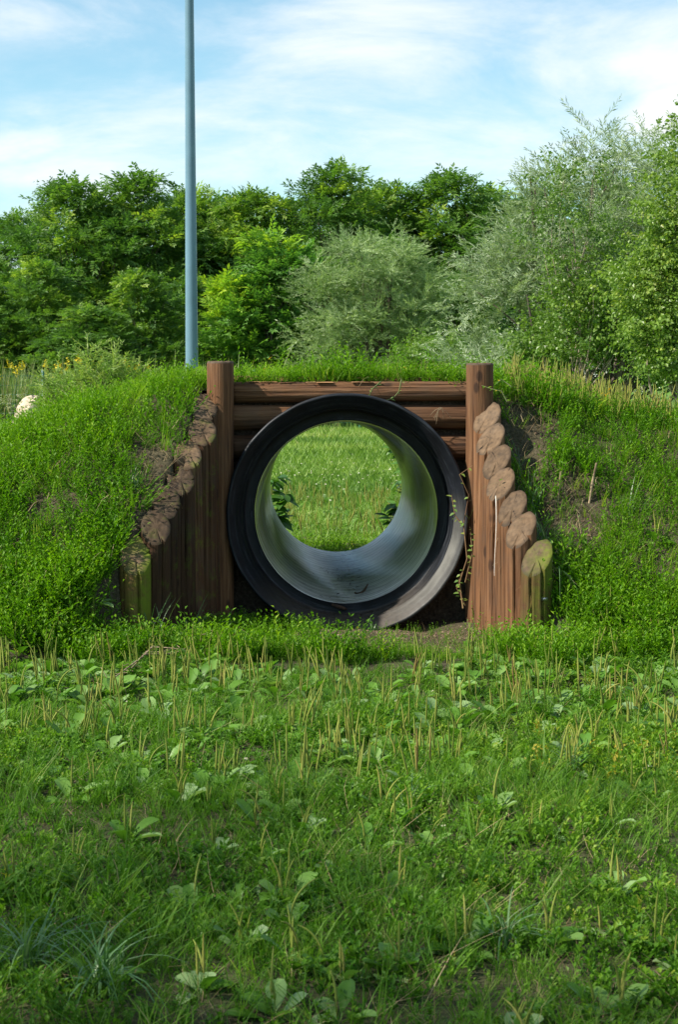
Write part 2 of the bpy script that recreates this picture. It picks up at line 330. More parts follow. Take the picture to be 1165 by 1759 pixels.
def H(x, y):
    x = np.asarray(x, float); y = np.asarray(y, float)
    ax = np.abs(x - .03)
    T = np.maximum(1.20 - .30 * np.maximum(ax - .85, 0) ** 1.3, 0) + .022 * sn(x, y, 1.3)
    toe = 7.22 + .16 * sn(x * 1.6, 2, .9) - .1 * sstep((ax - 1.2) / 1)
    fr = np.clip((y - toe) / 1.40, 0, 1); fr = fr * .75 + .25 * sstep(fr)
    rear0 = np.where(ax < .75, 11.72, 11.1); rear1 = np.where(ax < .75, 11.96, 12.5)
    rr = 1 - sstep((y - rear0) / (rear1 - rear0))
    w = np.where(y > 7.6, .035, .035 + (7.6 - y) * .9)
    outside = np.clip(np.maximum((xl(y) - .02 - x), (x - xr(y) - .02)) / w, 0, 1)
    gap = 1 - .10 * np.exp(-((x - xr(y) - .12) / .10) ** 2) * (y < 8.45)       # hollow beside the right posts
    m = np.where(y < 8.56, sstep(outside) * gap, 1)
    z = T * fr * rr * m
    lump = np.clip(np.minimum(fr, 1) * 3, 0, 1)
    return z + (.012 * sn(x, y, 3.1) + .006 * sn(y, x, 9)) * (1 + lump * .8) * np.where((y > 8.56), .6, 1) + np.where((y < 8.6) & (m < .5), .012 - .03 * np.exp(-((x - .04) / .5) ** 2) * (y > 8.1), 0)

xs = np.arange(-5, 5.001, .035); xs = np.concatenate([[-5], xs[(xs > -2.6) & (xs < 2.6)], [5]]); xs = np.unique(np.concatenate([xs, np.linspace(-5, -2.6, 20), np.linspace(2.6, 5, 20)]))
ys = np.unique(np.round(np.concatenate([np.arange(6.9, 8.5, .03), [8.52, 8.545, 8.575], np.arange(8.6, 11.0, .08), np.arange(11.0, 12.7, .03), [12.9, 13.2]]), 4))
X, Y = np.meshgrid(xs, ys, indexing='ij'); Z = H(X, Y)
V = np.stack([X, Y, Z], 2).reshape(-1, 3); F = grid_faces(len(xs), len(ys))
cen = V[F].mean(1); d = cen - C0; s_ = d @ AX; rr_ = np.linalg.norm(d - s_[:, None] * AX, axis=1)
dv = V - C0; sv_ = dv @ AX; rv = np.linalg.norm(dv - sv_[:, None] * AX, axis=1)
inpipe = ((rv < .50) & (sv_ > .1) & (sv_ < PL + .04))[F].any(1) | ((rr_ < .5) & (s_ > .1) & (s_ < PL + .04))
hw = (cen[:, 1] > 8.545) & (cen[:, 1] < 8.575) & (cen[:, 0] > xl(8.5) - .03) & (cen[:, 0] < xr(8.5) + .03)
g = Geo(); g.add(V, F[~(inpipe | hw)][:, ::-1]); tag(g.build('mound', M['soil']), kind='structure')
xs2 = np.linspace(-5, 5, 140); ys2 = np.linspace(-3, 6.9, 140); X, Y = np.meshgrid(xs2, ys2, indexing='ij')
g = Geo(); g.add(np.stack([X, Y, H(X, Y)], 2).reshape(-1, 3), grid_faces(140, 140)[:, ::-1]); tag(g.build('lawn', M['fsoil']), kind='structure')
gx = np.array([-700, -60, -20, -5, 5, 20, 60, 700.]); gy = np.array([-60, -3, 12, 20, 40, 80, 900.]); X, Y = np.meshgrid(gx, gy, indexing='ij')
g = Geo(); g.add(np.stack([X, Y, 0 * X - .03], 2).reshape(-1, 3), grid_faces(len(gx), len(gy))[:, ::-1]); tag(g.build('ground', M['ground'], smooth=False), kind='structure')
g = Geo(); pv = []
for i in range(30):
    x = -30 + i * 2; y = 43.2 + .3 * sin(i * .4); pv += [(x, y, -.024), (x, y + 3.0, -.024)]
g.add(pv, [[2 * i, 2 * i + 2, 2 * i + 3, 2 * i + 1] for i in range(29)]); tag(g.build('path', M['path']), kind='structure')
# soil face behind the logs, with the hole for the pipe
g = Geo(); nn = 64; a = np.linspace(0, 2 * pi, nn, endpoint=False) + pi / nn
cx, cz = C0[0] + AX[0] * .15, C0[2] + AX[2] * .15
inner = np.stack([cx + .53 * np.cos(a), np.full(nn, 8.63), cz + .53 * np.sin(a)], 1)
x0, x1, z0, z1 = xl(8.5) - .06, xr(8.5) + .06, -.15, 1.19
outer = []
for t_ in a:
    c, s_ = cos(t_), sin(t_); k = min([((x1 if c > 0 else x0) - cx) / c if abs(c) > 1e-6 else 9, ((z1 if s_ > 0 else z0) - cz) / s_ if abs(s_) > 1e-6 else 9])
    outer.append((cx + k * c, 8.63 + .02 * random.random(), cz + k * s_))
g.add(np.concatenate([inner, outer]), [[i, (i + 1) % nn, nn + (i + 1) % nn, nn + i] for i in range(nn)])
tag(g.build('soil_face', M['bare']), kind='structure')

# ------------------------------------------------------------------ concrete / plastic pipe
def pipe_mats():
    m, t, out = newmat('black_plastic_bell')
    tc = N(t, 'ShaderNodeTexCoord'); no = N(t, 'ShaderNodeTexNoise', inp={'Scale': 6, 'Detail': 7, 'Roughness': .65}); L(t, tc.outputs['Object'], no.inputs['Vector'])
    fn = N(t, 'ShaderNodeTexNoise', inp={'Scale': 45, 'Detail': 6, 'Roughness': .7}); L(t, tc.outputs['Object'], fn.inputs['Vector'])
    c = ramp(t, no.outputs['Fac'], [(.3, (.003, .0035, .005)), (.6, (.009, .011, .016)), (.8, (.03, .035, .047))])
    sp = N(t, 'ShaderNodeSeparateXYZ'); L(t, tc.outputs['Object'], sp.inputs[0])
    ba = math_n(t, 'ARCTAN2', sp.outputs[2], sp.outputs[0]); br = math_n(t, 'SQRT', math_n(t, 'ADD', math_n(t, 'POWER', sp.outputs[0], 2), math_n(t, 'POWER', sp.outputs[2], 2)))
    bc = N(t, 'ShaderNodeCombineXYZ'); L(t, math_n(t, 'MULTIPLY', br, 70), bc.inputs[0]); L(t, math_n(t, 'MULTIPLY', sp.outputs[1], 70), bc.inputs[1]); L(t, math_n(t, 'MULTIPLY', ba, 1.6), bc.inputs[2])
    bs = N(t, 'ShaderNodeTexNoise', inp={'Scale': 1.0, 'Detail': 7, 'Roughness': .7}); L(t, bc.outputs[0], bs.inputs['Vector'])
    sf = N(t, 'ShaderNodeMapRange', inp={1: .54, 2: .74, 3: 0, 4: .8}); L(t, bs.outputs['Fac'], sf.inputs[0])
    ms = N(t, 'ShaderNodeMix', data_type='RGBA'); L(t, sf.outputs[0], ms.inputs['Factor']); L(t, c, ms.inputs['A']); ms.inputs['B'].default_value = (.085, .095, .115, 1); c = ms.outputs['Result']
    # dust that lies on the upward-facing lower part of the socket
    low = N(t, 'ShaderNodeMapRange', inp={1: -.30, 2: -.56, 3: 0, 4: 1}); L(t, sp.outputs[2], low.inputs[0])
    ge = N(t, 'ShaderNodeNewGeometry'); gs = N(t, 'ShaderNodeSeparateXYZ'); L(t, ge.outputs['Normal'], gs.inputs[0])
    upf = N(t, 'ShaderNodeMapRange', inp={1: .25, 2: .7}); L(t, gs.outputs[2], upf.inputs[0])
    df = math_n(t, 'MULTIPLY', math_n(t, 'MULTIPLY', low.outputs[0], upf.outputs[0]), math_n(t, 'MULTIPLY', fn.outputs['Fac'], 1.6), clamp=True)
    mx = N(t, 'ShaderNodeMix', data_type='RGBA'); L(t, df, mx.inputs['Factor']); L(t, c, mx.inputs['A']); mx.inputs['B'].default_value = (.085, .072, .06, 1)
    # sunlight painted as a pale band on the flared lip, lower right
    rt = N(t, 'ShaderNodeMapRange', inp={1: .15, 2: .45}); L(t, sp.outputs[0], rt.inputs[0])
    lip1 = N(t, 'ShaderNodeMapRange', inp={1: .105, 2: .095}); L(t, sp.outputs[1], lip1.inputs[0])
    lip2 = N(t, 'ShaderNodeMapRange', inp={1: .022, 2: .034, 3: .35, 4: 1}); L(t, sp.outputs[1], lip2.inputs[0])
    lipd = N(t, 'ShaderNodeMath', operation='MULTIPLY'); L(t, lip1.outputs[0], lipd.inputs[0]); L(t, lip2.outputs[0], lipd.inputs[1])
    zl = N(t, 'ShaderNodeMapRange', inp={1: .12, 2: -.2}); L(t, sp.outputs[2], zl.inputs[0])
    sunf = math_n(t, 'MULTIPLY', math_n(t, 'MULTIPLY', math_n(t, 'MULTIPLY', rt.outputs[0], zl.outputs[0]), lipd.outputs[0]), math_n(t, 'MULTIPLY', no.outputs['Fac'], 1.5), clamp=True)
    m2 = N(t, 'ShaderNodeMix', data_type='RGBA'); L(t, sunf, m2.inputs['Factor']); L(t, mx.outputs['Result'], m2.inputs['A']); m2.inputs['B'].default_value = (.15, .148, .138, 1)
    p = N(t, 'ShaderNodeBsdfPrincipled', inp={'Specular IOR Level': .25}); L(t, m2.outputs['Result'], p.inputs['Base Color'])
    ro = N(t, 'ShaderNodeMapRange', inp={1: .3, 2: .7, 3: .42, 4: .62}); L(t, fn.outputs['Fac'], ro.inputs[0]); L(t, ro.outputs[0], p.inputs['Roughness'])
    bm = N(t, 'ShaderNodeBump', inp={'Strength': .25, 'Distance': .003}); L(t, fn.outputs['Fac'], bm.inputs['Height']); L(t, bm.outputs[0], p.inputs['Normal'])
    L(t, p.outputs[0], out.inputs[0])
    m_, t, out = newmat('grey_ribbed_liner')
    tc = N(t, 'ShaderNodeTexCoord'); sp = N(t, 'ShaderNodeSeparateXYZ'); L(t, tc.outputs['Object'], sp.inputs[0])
    mp = N(t, 'ShaderNodeMapping'); mp.inputs['Scale'].default_value = (1, 5, 1); L(t, tc.outputs['Object'], mp.inputs[0])
    no = N(t, 'ShaderNodeTexNoise', inp={'Scale': 7, 'Detail': 9, 'Roughness': .7}); L(t, mp.outputs[0], no.inputs['Vector'])
    bl = N(t, 'ShaderNodeTexNoise', inp={'Scale': 2.4, 'Detail': 5, 'Roughness': .6}); L(t, tc.outputs['Object'], bl.inputs['Vector'])
    c = ramp(t, no.outputs['Fac'], [(.30, (.36, .37, .37)), (.46, (.74, .75, .74)), (.68, (.92, .92, .90))])
    an = math_n(t, 'ARCTAN2', sp.outputs[2], sp.outputs[0])
    w1 = math_n(t, 'COSINE', math_n(t, 'ADD', math_n(t, 'MULTIPLY', sp.outputs[1], 2 * pi / .075), an))
    w2 = math_n(t, 'COSINE', math_n(t, 'ADD', math_n(t, 'MULTIPLY', sp.outputs[1], 2 * pi / .031), math_n(t, 'ADD', math_n(t, 'MULTIPLY', an, 2.0), math_n(t, 'MULTIPLY', no.outputs['Fac'], 3.0))))
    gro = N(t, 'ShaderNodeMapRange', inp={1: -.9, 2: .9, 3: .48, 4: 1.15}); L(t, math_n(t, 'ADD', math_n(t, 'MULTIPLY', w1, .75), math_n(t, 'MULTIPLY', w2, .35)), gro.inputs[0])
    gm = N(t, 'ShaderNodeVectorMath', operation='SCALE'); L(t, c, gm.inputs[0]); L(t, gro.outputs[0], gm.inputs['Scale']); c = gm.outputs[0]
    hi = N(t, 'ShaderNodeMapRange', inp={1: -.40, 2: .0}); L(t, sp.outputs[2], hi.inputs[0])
    al = math_n(t, 'MULTIPLY', hi.outputs[0], math_n(t, 'MULTIPLY', bl.outputs['Fac'], 2.1), clamp=True)  # green algae stain, in part painting the grass reflected in the walls
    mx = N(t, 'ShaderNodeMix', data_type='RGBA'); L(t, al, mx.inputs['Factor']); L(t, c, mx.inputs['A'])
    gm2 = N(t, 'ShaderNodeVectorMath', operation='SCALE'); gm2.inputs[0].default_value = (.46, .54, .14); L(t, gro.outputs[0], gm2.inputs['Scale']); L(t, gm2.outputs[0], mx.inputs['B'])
    # dark dirt track along the bottom
    ab = math_n(t, 'ABSOLUTE', sp.outputs[0]); tr = N(t, 'ShaderNodeMapRange', inp={1: .16, 2: .02, 3: 0, 4: 1}); L(t, ab, tr.inputs[0])
    lw = N(t, 'ShaderNodeMapRange', inp={1: -.38, 2: -.46}); L(t, sp.outputs[2], lw.inputs[0])
    sp2 = N(t, 'ShaderNodeMapRange', inp={1: .42, 2: .6}); L(t, no.outputs['Fac'], sp2.inputs[0])
    dt = math_n(t, 'MULTIPLY', math_n(t, 'MULTIPLY', tr.outputs[0], lw.outputs[0]), sp2.outputs[0], clamp=True)
    m3 = N(t, 'ShaderNodeMix', data_type='RGBA'); L(t, dt, m3.inputs['Factor']); L(t, mx.outputs['Result'], m3.inputs['A']); m3.inputs['B'].default_value = (.035, .03, .028, 1)
    p = N(t, 'ShaderNodeBsdfPrincipled', inp={'Roughness': .24, 'Specular IOR Level': .85}); L(t, m3.outputs['Result'], p.inputs['Base Color'])
    bm = N(t, 'ShaderNodeBump', inp={'Strength': .3, 'Distance': .003}); L(t, no.outputs['Fac'], bm.inputs['Height']); L(t, bm.outputs[0], p.inputs['Normal'])
    L(t, p.outputs[0], out.inputs[0])
    return m, m_
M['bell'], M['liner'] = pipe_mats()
ux = np.cross(AX, [0, 0, 1.0]); ux /= np.linalg.norm(ux); uz = np.cross(ux, AX)
def lathe(prof, n, helix=None):
    a = np.linspace(0, 2 * pi, n, endpoint=False); prof = np.asarray(prof, float); m = len(prof)
    r = np.tile(prof[:, 1][:, None], (1, n))
    if helix is not None: r = r + helix(prof[:, 0][:, None], a[None])
    V = C0 + prof[:, 0][:, None, None] * AX + r[..., None] * (np.cos(a)[None, :, None] * ux + np.sin(a)[None, :, None] * uz)
    F = [[i * n + j, i * n + (j + 1) % n, (i + 1) * n + (j + 1) % n, (i + 1) * n + j] for i in range(m - 1) for j in range(n)]
    return V.reshape(-1, 3), np.array(F)
pipe = thing('tunnel_pipe', (C0[0], C0[1], 0), 'large black and grey plastic pipe forming the crawl tunnel through the grassy mound', 'pipe')
g = Geo()
prof = [(.34, .545), (.33, .552), (.17, .553), (.155, .575), (.14, .598), (.11, .606), (.02, .610), (.004, .607), (.0, .600), (.002, .592), (.012, .588), (.016, .582), (.020, .580), (.026, .572), (.06, .556), (.085, .545), (.088, .541), (.092, .545), (.097, .5445),
        (.105, .538), (.12, .534), (.20, .531), (.205, .526), (.21, .530), (.268, .529), (.276, .524), (.278, .515), (.28, .482), (.277, .474)]
g.add(*lathe(prof, 160, lambda s, a: .0012 * np.sin(7 * a + 2) + .0008 * np.sin(23 * a)))
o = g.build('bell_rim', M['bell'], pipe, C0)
g = Geo(); pr = [(.277, .474), (.279, .4715)]; pr += [(float(q), .4710) for q in np.arange(.284, PL, .0094)]; pr += [(PL, .4715), (PL + .002, .48), (PL, .498)]
pitch = .075
g.add(*lathe(pr, 88, lambda s, a: np.where((s > .283) & (s < PL - .001), .0012 * np.sin(5 * a + 9 * s) - .0055 * np.clip(np.cos(2 * pi * s / pitch + a), 0, 1) ** 4, 0)))
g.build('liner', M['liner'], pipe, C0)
g = Geo(); pr = [(PL, .499)] + [(float(q), .499 + (.02 if int((q - .345) / .06) % 2 else 0)) for q in np.arange(PL - .05, .345, -.03)] + [(.345, .545)]
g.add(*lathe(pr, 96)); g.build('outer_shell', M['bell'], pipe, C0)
# debris lying in the pipe
def blob_strip(px, py, Y, L_, w, h, ang, curl, name, mat, label):
    c = at(px, py, Y); n = 9; pts = []
    for i in range(n):
        t_ = i / (n - 1) - .5
        pts.append((c[0] + L_ * t_ * cos(ang), c[1] + .25 * L_ * t_, c[2] + L_ * t_ * sin(ang) + curl * (t_ * t_ * 4) * L_ * .3 + .004 * random.random()))
    rad = [w * (.35 + .65 * sin(pi * (i + .7) / (n + .4))) * random.uniform(.8, 1.2) for i in range(n)]
    V, F = tube(pts, rad, 6); V[:, 2] = c[2] + (V[:, 2] - c[2]) * h
    g = Geo(); g.add(V, F); return tag(g.build(name, M[mat], None, c), label, 'bark piece')
blob_strip(621, 1019, 9.05, .085, .008, 1, .55, 1.0, 'bark_curl', 'darktwig', 'dark curled sliver of bark lying on the ribbed pipe floor')
blob_strip(583, 1043, 8.66, .09, .014, .7, -.5, 0, 'wood_chip', 'darktwig', 'flat brown wood chip resting on the edge of the pipe liner')

# ------------------------------------------------------------------ posts and logs
def log_geo(r, z0, z1, sx=0, sy=0, nseg=84, nring=22, crack=None, taper=0.0, seed=0, round_end=.006, both=False, notch=None):
    """log along local z; the top is cut on the slant z = z1 + sx*x + sy*y"""
    R = random.Random(seed); ph = [R.uniform(0, 6.28) for _ in range(6)]
    cr = crack if crack is not None else [R.uniform(0, 2 * pi)]
    a = np.linspace(0, 2 * pi, nseg, endpoint=False)
    def rad(t):
        q = r * (1 - taper * t) * (1 + .030 * np.sin(2 * a + ph[0]) + .02 * np.sin(3 * a + ph[1] + t * 1.5) + .010 * np.sin(7 * a + ph[2] + t) + .012 * sin(5 * t + ph[3]) + .006 * np.sin(13 * a + ph[4]))
        for c in cr:
            dd = np.abs((a - c - .08 * sin(4 * t + ph[5]) + pi) % (2 * pi) - pi)
            q = q - r * .38 * np.clip(1 - dd / .095, 0, 1) * (.25 + .75 * min(1, max(0, (t - .25) * 1.6)))
        return q
    V = []; F = []
    ts = np.linspace(0, 1, nring)
    def ringz(x, y, t):
        top = z1 + sx * x + sy * y
        return z0 + (top - z0) * t
    for t in ts:
        q = rad(t); x, y = q * np.cos(a), q * np.sin(a)
        V.append(np.stack([x, y, ringz(x, y, t) - (round_end if t == 1 else 0)], 1))
    V.append(V[-1] + 0.0)
    side = nring + 1
    q = rad(1.0)
    for k in (.955, .72, .45, .2, .02):
        x, y = q * k * np.cos(a), q * k * np.sin(a); z = z1 + sx * x + sy * y + .002 * np.sin(9 * a * (k > .3) + 20 * k)
        for c in cr:
            dd = np.abs((a - c + pi) % (2 * pi) - pi); z = z - .012 * np.clip(1 - dd / .13, 0, 1) * (k > .3)
        if notch is not None:
            na, nw, nd = notch; dd = np.abs((a - na + pi) % (2 * pi) - pi); z = z - nd * np.clip(1 - dd / nw, 0, 1) ** .5 * (k > .3)
        V.append(np.stack([x, y, z], 1))
    if notch is not None:
        na, nw, nd = notch; dd = np.abs((a - na + pi) % (2 * pi) - pi); V[side - 1][:, 2] -= nd * np.clip(1 - dd / nw, 0, 1) ** .5; V[side - 2][:, 2] = V[side - 1][:, 2]
    Fa = [[i * nseg + j, i * nseg + (j + 1) % nseg, (i + 1) * nseg + (j + 1) % nseg, (i + 1) * nseg + j] for i in range(side - 2) for j in range(nseg)]
    Fb = [[i * nseg + j, i * nseg + (j + 1) % nseg, (i + 1) * nseg + (j + 1) % nseg, (i + 1) * nseg + j] for i in range(side - 1, side + 4) for j in range(nseg)]
    g = Geo(); VV = np.concatenate(V)
    g.V = [VV]; g.n = len(VV)
    g.P = [(np.array(Fa), 0, np.full(len(Fa), .5)), (np.array(Fb), 1, np.full(len(Fb), .5))]
    # closing the centre and the bottom
    g.P.append((np.array([list(range((side + 4) * nseg, (side + 5) * nseg))]), 1, np.array([.5])))
    g.P.append((np.array([list(range(nseg))[::-1]]), 1, np.array([.5])))
    return g
def post(parent, name, top, r, sx, sy, mats, zb=-.25, lean=(0, 0), **kw):
    g = log_geo(r, zb, top[2], sx, sy, **kw)
    me = mesh_of(name, g, mats)
    o = link(name, me, parent, (top[0], top[1], 0)); o.rotation_euler = (lean[0], lean[1], 0); return o
lw = thing('palisade_wall', (Lw[3][0], Lw[3][1], 0), 'stepped row of seven slant-cut wooden posts, dark in shade, left of the pipe', 'palisade', 'wing walls of the tunnel')
rw = thing('palisade_wall', (Rw[3][0], Rw[3][1], 0), 'stepped row of seven slant-cut wooden posts in warm light, right of the pipe', 'palisade', 'wing walls of the tunnel')
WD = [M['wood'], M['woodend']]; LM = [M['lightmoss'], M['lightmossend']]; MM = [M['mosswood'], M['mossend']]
lr = [.068, .066, .0675, .066, .066, .067, .072]
for w in (Lw, Rw):
    for i in (1, 3, 5): w[i] = w[i] + np.array([.010 if w is Lw else -.010, 0, 0])
lcr = [[2.7, 5.5], [-1.0], [3.9, 5.6], [.2, 5.2], [2.6, 5.8], [5.3], [.3, 3.9, 5.0]]
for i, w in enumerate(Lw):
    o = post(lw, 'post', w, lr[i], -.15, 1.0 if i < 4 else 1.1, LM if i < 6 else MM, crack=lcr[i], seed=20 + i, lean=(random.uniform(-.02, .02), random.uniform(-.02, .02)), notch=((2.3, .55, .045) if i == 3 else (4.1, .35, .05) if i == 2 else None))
    if i == 2: o['label'] = 'post with a rotten split in the edge of its cut top'
    if i == 3: o['label'] = 'post with a broken, hollowed top'
    if i == 6: o['label'] = 'outermost short post, green with moss and rotten on its left side'
rcr = [[3.9], [3.5, 4.2], [4.3], [3.4, 4.1], [4.5, 3.7], [4.1, 5.2], [4.2, 5.0]]
for i, w in enumerate(Rw):
    o = post(rw, 'post', w, .068 if i < 5 else .070, .70 if i < 6 else .6, .88, WD if i < 6 else MM, crack=rcr[i], seed=50 + i, lean=(random.uniform(-.01, .01), random.uniform(-.012, .01)))
    if i == 3:
        o['label'] = 'post with a white bird dropping running down it'
        g = Geo(); vv = []
        n = 16
        for k in range(n):
            t_ = k / (n - 1); z = w[2] - .055 - .38 * t_; wd = .0015 * (1.4 - t_) * (.7 + .6 * random.random()); th = -2.0 + .05 * sin(5 * t_)
            for s in (-1, 1):
                th2 = th + s * wd / .07; vv.append((w[0] +   .0762 * cos(th2), w[1] + .0762 * sin(th2), z))
        g.add(vv, [[2 * k, 2 * k + 1, 2 * k + 3, 2 * k + 2] for k in range(n - 1)]); g.build('bird_dropping', M['dropping'], rw, w)
    if i == 6: o['label'] = 'outermost short post with green moss'
bl = at(936, 1029, 7.56); g = Geo()
for (r_, y0, y1) in ((.014, 0, .004), (.0075, -.007, 0)):
    g.add(*tube([(bl[0], bl[1] + y0, bl[2]), (bl[0], bl[1] + y0 + .0003, bl[2]), (bl[0], bl[1] + y1, bl[2])], [r_ * .3, r_, r_], 14))
g.build('bolt', M['steel'], rw, bl)
hw_ = thing('log_headwall', (C0[0], 8.6, 0), 'frame of two tall round posts holding stacked horizontal logs above the pipe', 'log wall')
pl = at(376.5, 621, 8.5); pr_ = at(826.5, 624, 8.5)
for p_, sd, r_ in ((pl, 5, .069), (pr_, 9, .068)):
    post(hw_, 'tall_post', (p_[0], p_[1], p_[2]), r_, .01, .03, [M['wood'], M['woodend']], crack=[1.3], seed=sd, nring=30, round_end=.008, lean=(0, .004 if sd == 5 else -.004))
def hlog(xa, xb, za, zb, y, r, seed, mats=None, label=None, cr=None, sl=0):
    Ln = sqrt((xb - xa) ** 2 + (zb - za) ** 2)
    g = log_geo(r, 0, Ln, sl, 0, crack=cr or [random.uniform(3, 5)], seed=seed, nring=34, taper=.08)
    me = mesh_of('log', g, mats or [M['woodlog'], M['woodend']])
    o = link('log', me, hw_, (xa, y, za)); o.rotation_euler = (0, pi / 2 - math.atan2(zb - za, xb - xa), 0)
    if label: o['label'] = label
    return o
sc_ = 8.6 / FPX
def zz(py): return at(600, py, 8.6)[2]
def xx(px): return at(px, 700, 8.6)[0]
hlog(xx(396), xx(806), zz(674), zz(672), 8.595, .051, 3, label='top log, knotty, with flaking bark above it')
hlog(xx(398), xx(499), zz(717), zz(716), 8.600, .062, 4, sl=-1.6)
hlog(xx(806), xx(695), zz(717), zz(716), 8.600, .062, 8, sl=1.6, label='right middle log with a dark knot')
hlog(xx(396), xx(448), zz(768), zz(766), 8.600, .062, 6, sl=-.85)
hlog(xx(806), xx(746), zz(769), zz(768), 8.600, .062, 7, sl=.85)
hlog(xx(398), xx(800), zz(659), zz(662), 8.70, .040, 11)
# bark splinters lying on the top log
g = Geo()
for k in range(26):
    x = rng.uniform(xx(405), xx(640)); z = zz(657) - .004 + rng.uniform(0, .006); l = rng.uniform(.03, .12); w_ = rng.uniform(.004, .012); y = 8.58 + rng.uniform(-.025, .03)
    g.add([(x, y - w_, z), (x + l, y - w_ + rng.uniform(-.006, .006), z + rng.uniform(-.002, .006)), (x + l * .95, y + w_, z + .004), (x, y + w_, z + .003)], [[0, 1, 2, 3]], 0, rng.uniform(.4, 1))
g.build('bark_splinters', leaf_mat('bark_splinter', [(.10, .04, .02), (.34, .17, .08), (.45, .26, .14)], .8, .05), hw_, (0, 8.6, 1.2), smooth=False)['kind'] = 'stuff'

# ------------------------------------------------------------------ leaf templates
def leafquad(base, d, up, l, w, fold=.25):
    d = np.asarray(d, float); d /= np.linalg.norm(d); up = np.asarray(up, float); s = np.cross(d, up); s /= np.linalg.norm(s) + 1e-9; n = np.cross(s, d)
    b = np.asarray(base, float)
    return [b, b + d * l * .45 + s * w / 2 + n * w * fold, b + d * l, b + d * l * .45 - s * w / 2 + n * w * fold]
def mk(quads, R):
    V = np.array(quads).reshape(-1, 3); F = np.arange(len(V)).reshape(-1, 4); return V, F, np.array([R.random() for _ in F])
def rnddir(R, zmin=-1, zmax=1):
    z = R.uniform(zmin, zmax); a = R.uniform(0, 2 * pi); q = sqrt(1 - z * z); return np.array([q * cos(a), q * sin(a), z])
def knot_sprig(R, h=.11, nl=18, ll=.018, lw_=.007, branches=3):
    q = []; cc = []
    for b in range(branches):
        a = R.uniform(0, 6.28); ln = h * R.uniform(.6, 1.1); tilt = R.uniform(.15, .9) if b else R.uniform(0, .4)
        d = np.array([cos(a) * sin(tilt), sin(a) * sin(tilt), cos(tilt)]); e = d * ln
        q.append(leafquad((0, 0, 0), d, (sin(a), -cos(a), .1), ln, .003, 0)); cc.append(.4)
        for k in range(nl // branches):
            t = (k + 1) / (nl // branches + .5); p = e * t + np.array([0, 0, .1 * ln * t * t])
            dd = d * .6 + rnddir(R, -.2, .7); q.append(leafquad(p, dd, (R.uniform(-.4, .4), R.uniform(-.4, .4), 1), ll * R.uniform(.7, 1.25) * (1.1 - .35 * t), lw_ * R.uniform(.8, 1.2))); cc.append(R.uniform(0, .6) + .75 * t)
    V_, F_, _c = mk(q, R); return V_, F_, np.array(cc)
def blade_tuft(R, n=8, h=.12, w=.0035, spread=.6, lean=.35, segs=3):
    V = []; F = []; fr = []
    for b in range(n):
        a = R.uniform(0, 6.28); hh = h * R.uniform(.55, 1.15); bend = R.uniform(.2, 1) * lean * 2; x0, y0 = R.gauss(0, .2) * h * spread, R.gauss(0, .2) * h * spread
        ox, oy = cos(a), sin(a); sx, sy = -oy, ox; c = R.random()
        k0 = len(V)
        for s in range(segs + 1):
            t = s / segs; th = .15 * spread + bend * t; px_ = hh * t * sin(th * .8); pz = hh * t * cos(th * .8); ww = w / 2 * (1 - t ** 1.7 * .92) * R.uniform(.9, 1.1)
            V += [(x0 + ox * px_ - sx * ww, y0 + oy * px_ - sy * ww, pz), (x0 + ox * px_ + sx * ww, y0 + oy * px_ + sy * ww, pz)]
        for s in range(segs): F.append([k0 + 2 * s, k0 + 2 * s + 1, k0 + 2 * s + 3, k0 + 2 * s + 2]); fr.append(c)
    return np.array(V), np.array(F), np.array(fr)
def locust_spray(R):
    q = []
    for k in range(8):
        t = .06 + .4 * k / 8; s = 1 if k % 2 else -1; ang = radians(R.uniform(40, 75)) * s; l = R.uniform(.15, .24)
        d = np.array([cos(ang), sin(ang), R.uniform(-.35, .15)]); q.append(leafquad((t, 0, .02 * k / 8), d, (R.uniform(-.3, .3), R.uniform(-.3, .3), 1), l, l * .42, .18))
    q.append(leafquad((.42, 0, .02), (1, 0, -.2), (0, 0, 1), .2, .085)); return mk(q, R)
def willow_spray(R, L_=.34, n=17, ll=.085, lw_=.015):
    q = [leafquad((0, 0, 0), (1, 0, -.1), (0, 1, .2), L_, .005, 0)]
    for k in range(n):
        t = L_ * (k + .5) / n; s = 1 if k % 2 else -1; an = radians(R.uniform(20, 55)) * s; ro = R.uniform(-1, 1)
        d = np.array([cos(an), sin(an) * cos(ro), sin(an) * sin(ro) - .25 * t / L_]); q.append(leafquad((t, 0, -.1 * t), d, (R.uniform(-.8, .8), R.uniform(-.8, .8), 1), ll * R.uniform(.7, 1.2), lw_))
    return mk(q, R)
def round_spray(R, L_=.28, n=15, ll=.05, lw_=.036, droop=.5):
    q = [leafquad((0, 0, 0), (1, 0, -.1), (0, 1, .2), L_, .004, 0)]
    for k in range(n):
        t = L_ * (k + .6) / n; s = 1 if k % 2 else -1; p = np.array([t + R.gauss(0, .01), s * R.uniform(.005, .04), R.gauss(-.01, .02)])
        d = rnddir(R, -.9, .3) + np.array([.3, 0, -droop]); q.append(leafquad(p, d, rnddir(R, 0, 1), ll * R.uniform(.7, 1.2), lw_ * R.uniform(.8, 1.2), .15))
    return mk(q, R)
R0 = random.Random(3)
T_knot = [knot_sprig(R0) for _ in range(6)]
T_knot_far = [knot_sprig(R0, .10, 10, .026, .012, 2) for _ in range(4)]
T_grass = [blade_tuft(R0) for _ in range(6)]
T_long = [blade_tuft(R0, 9, .2, .0042, .5, .6, 4) for _ in range(4)]
T_lawn = [blade_tuft(R0, 6, .12, .007, .8, .3, 2) for _ in range(4)]
T_mow = [mk([leafquad((R0.gauss(0, .03), R0.gauss(0, .03), 0), rnddir(R0, .25, .95), rnddir(R0, 0, 1), R0.uniform(.05, .10), .009, .1) for _ in range(11)], R0) for _ in range(5)]
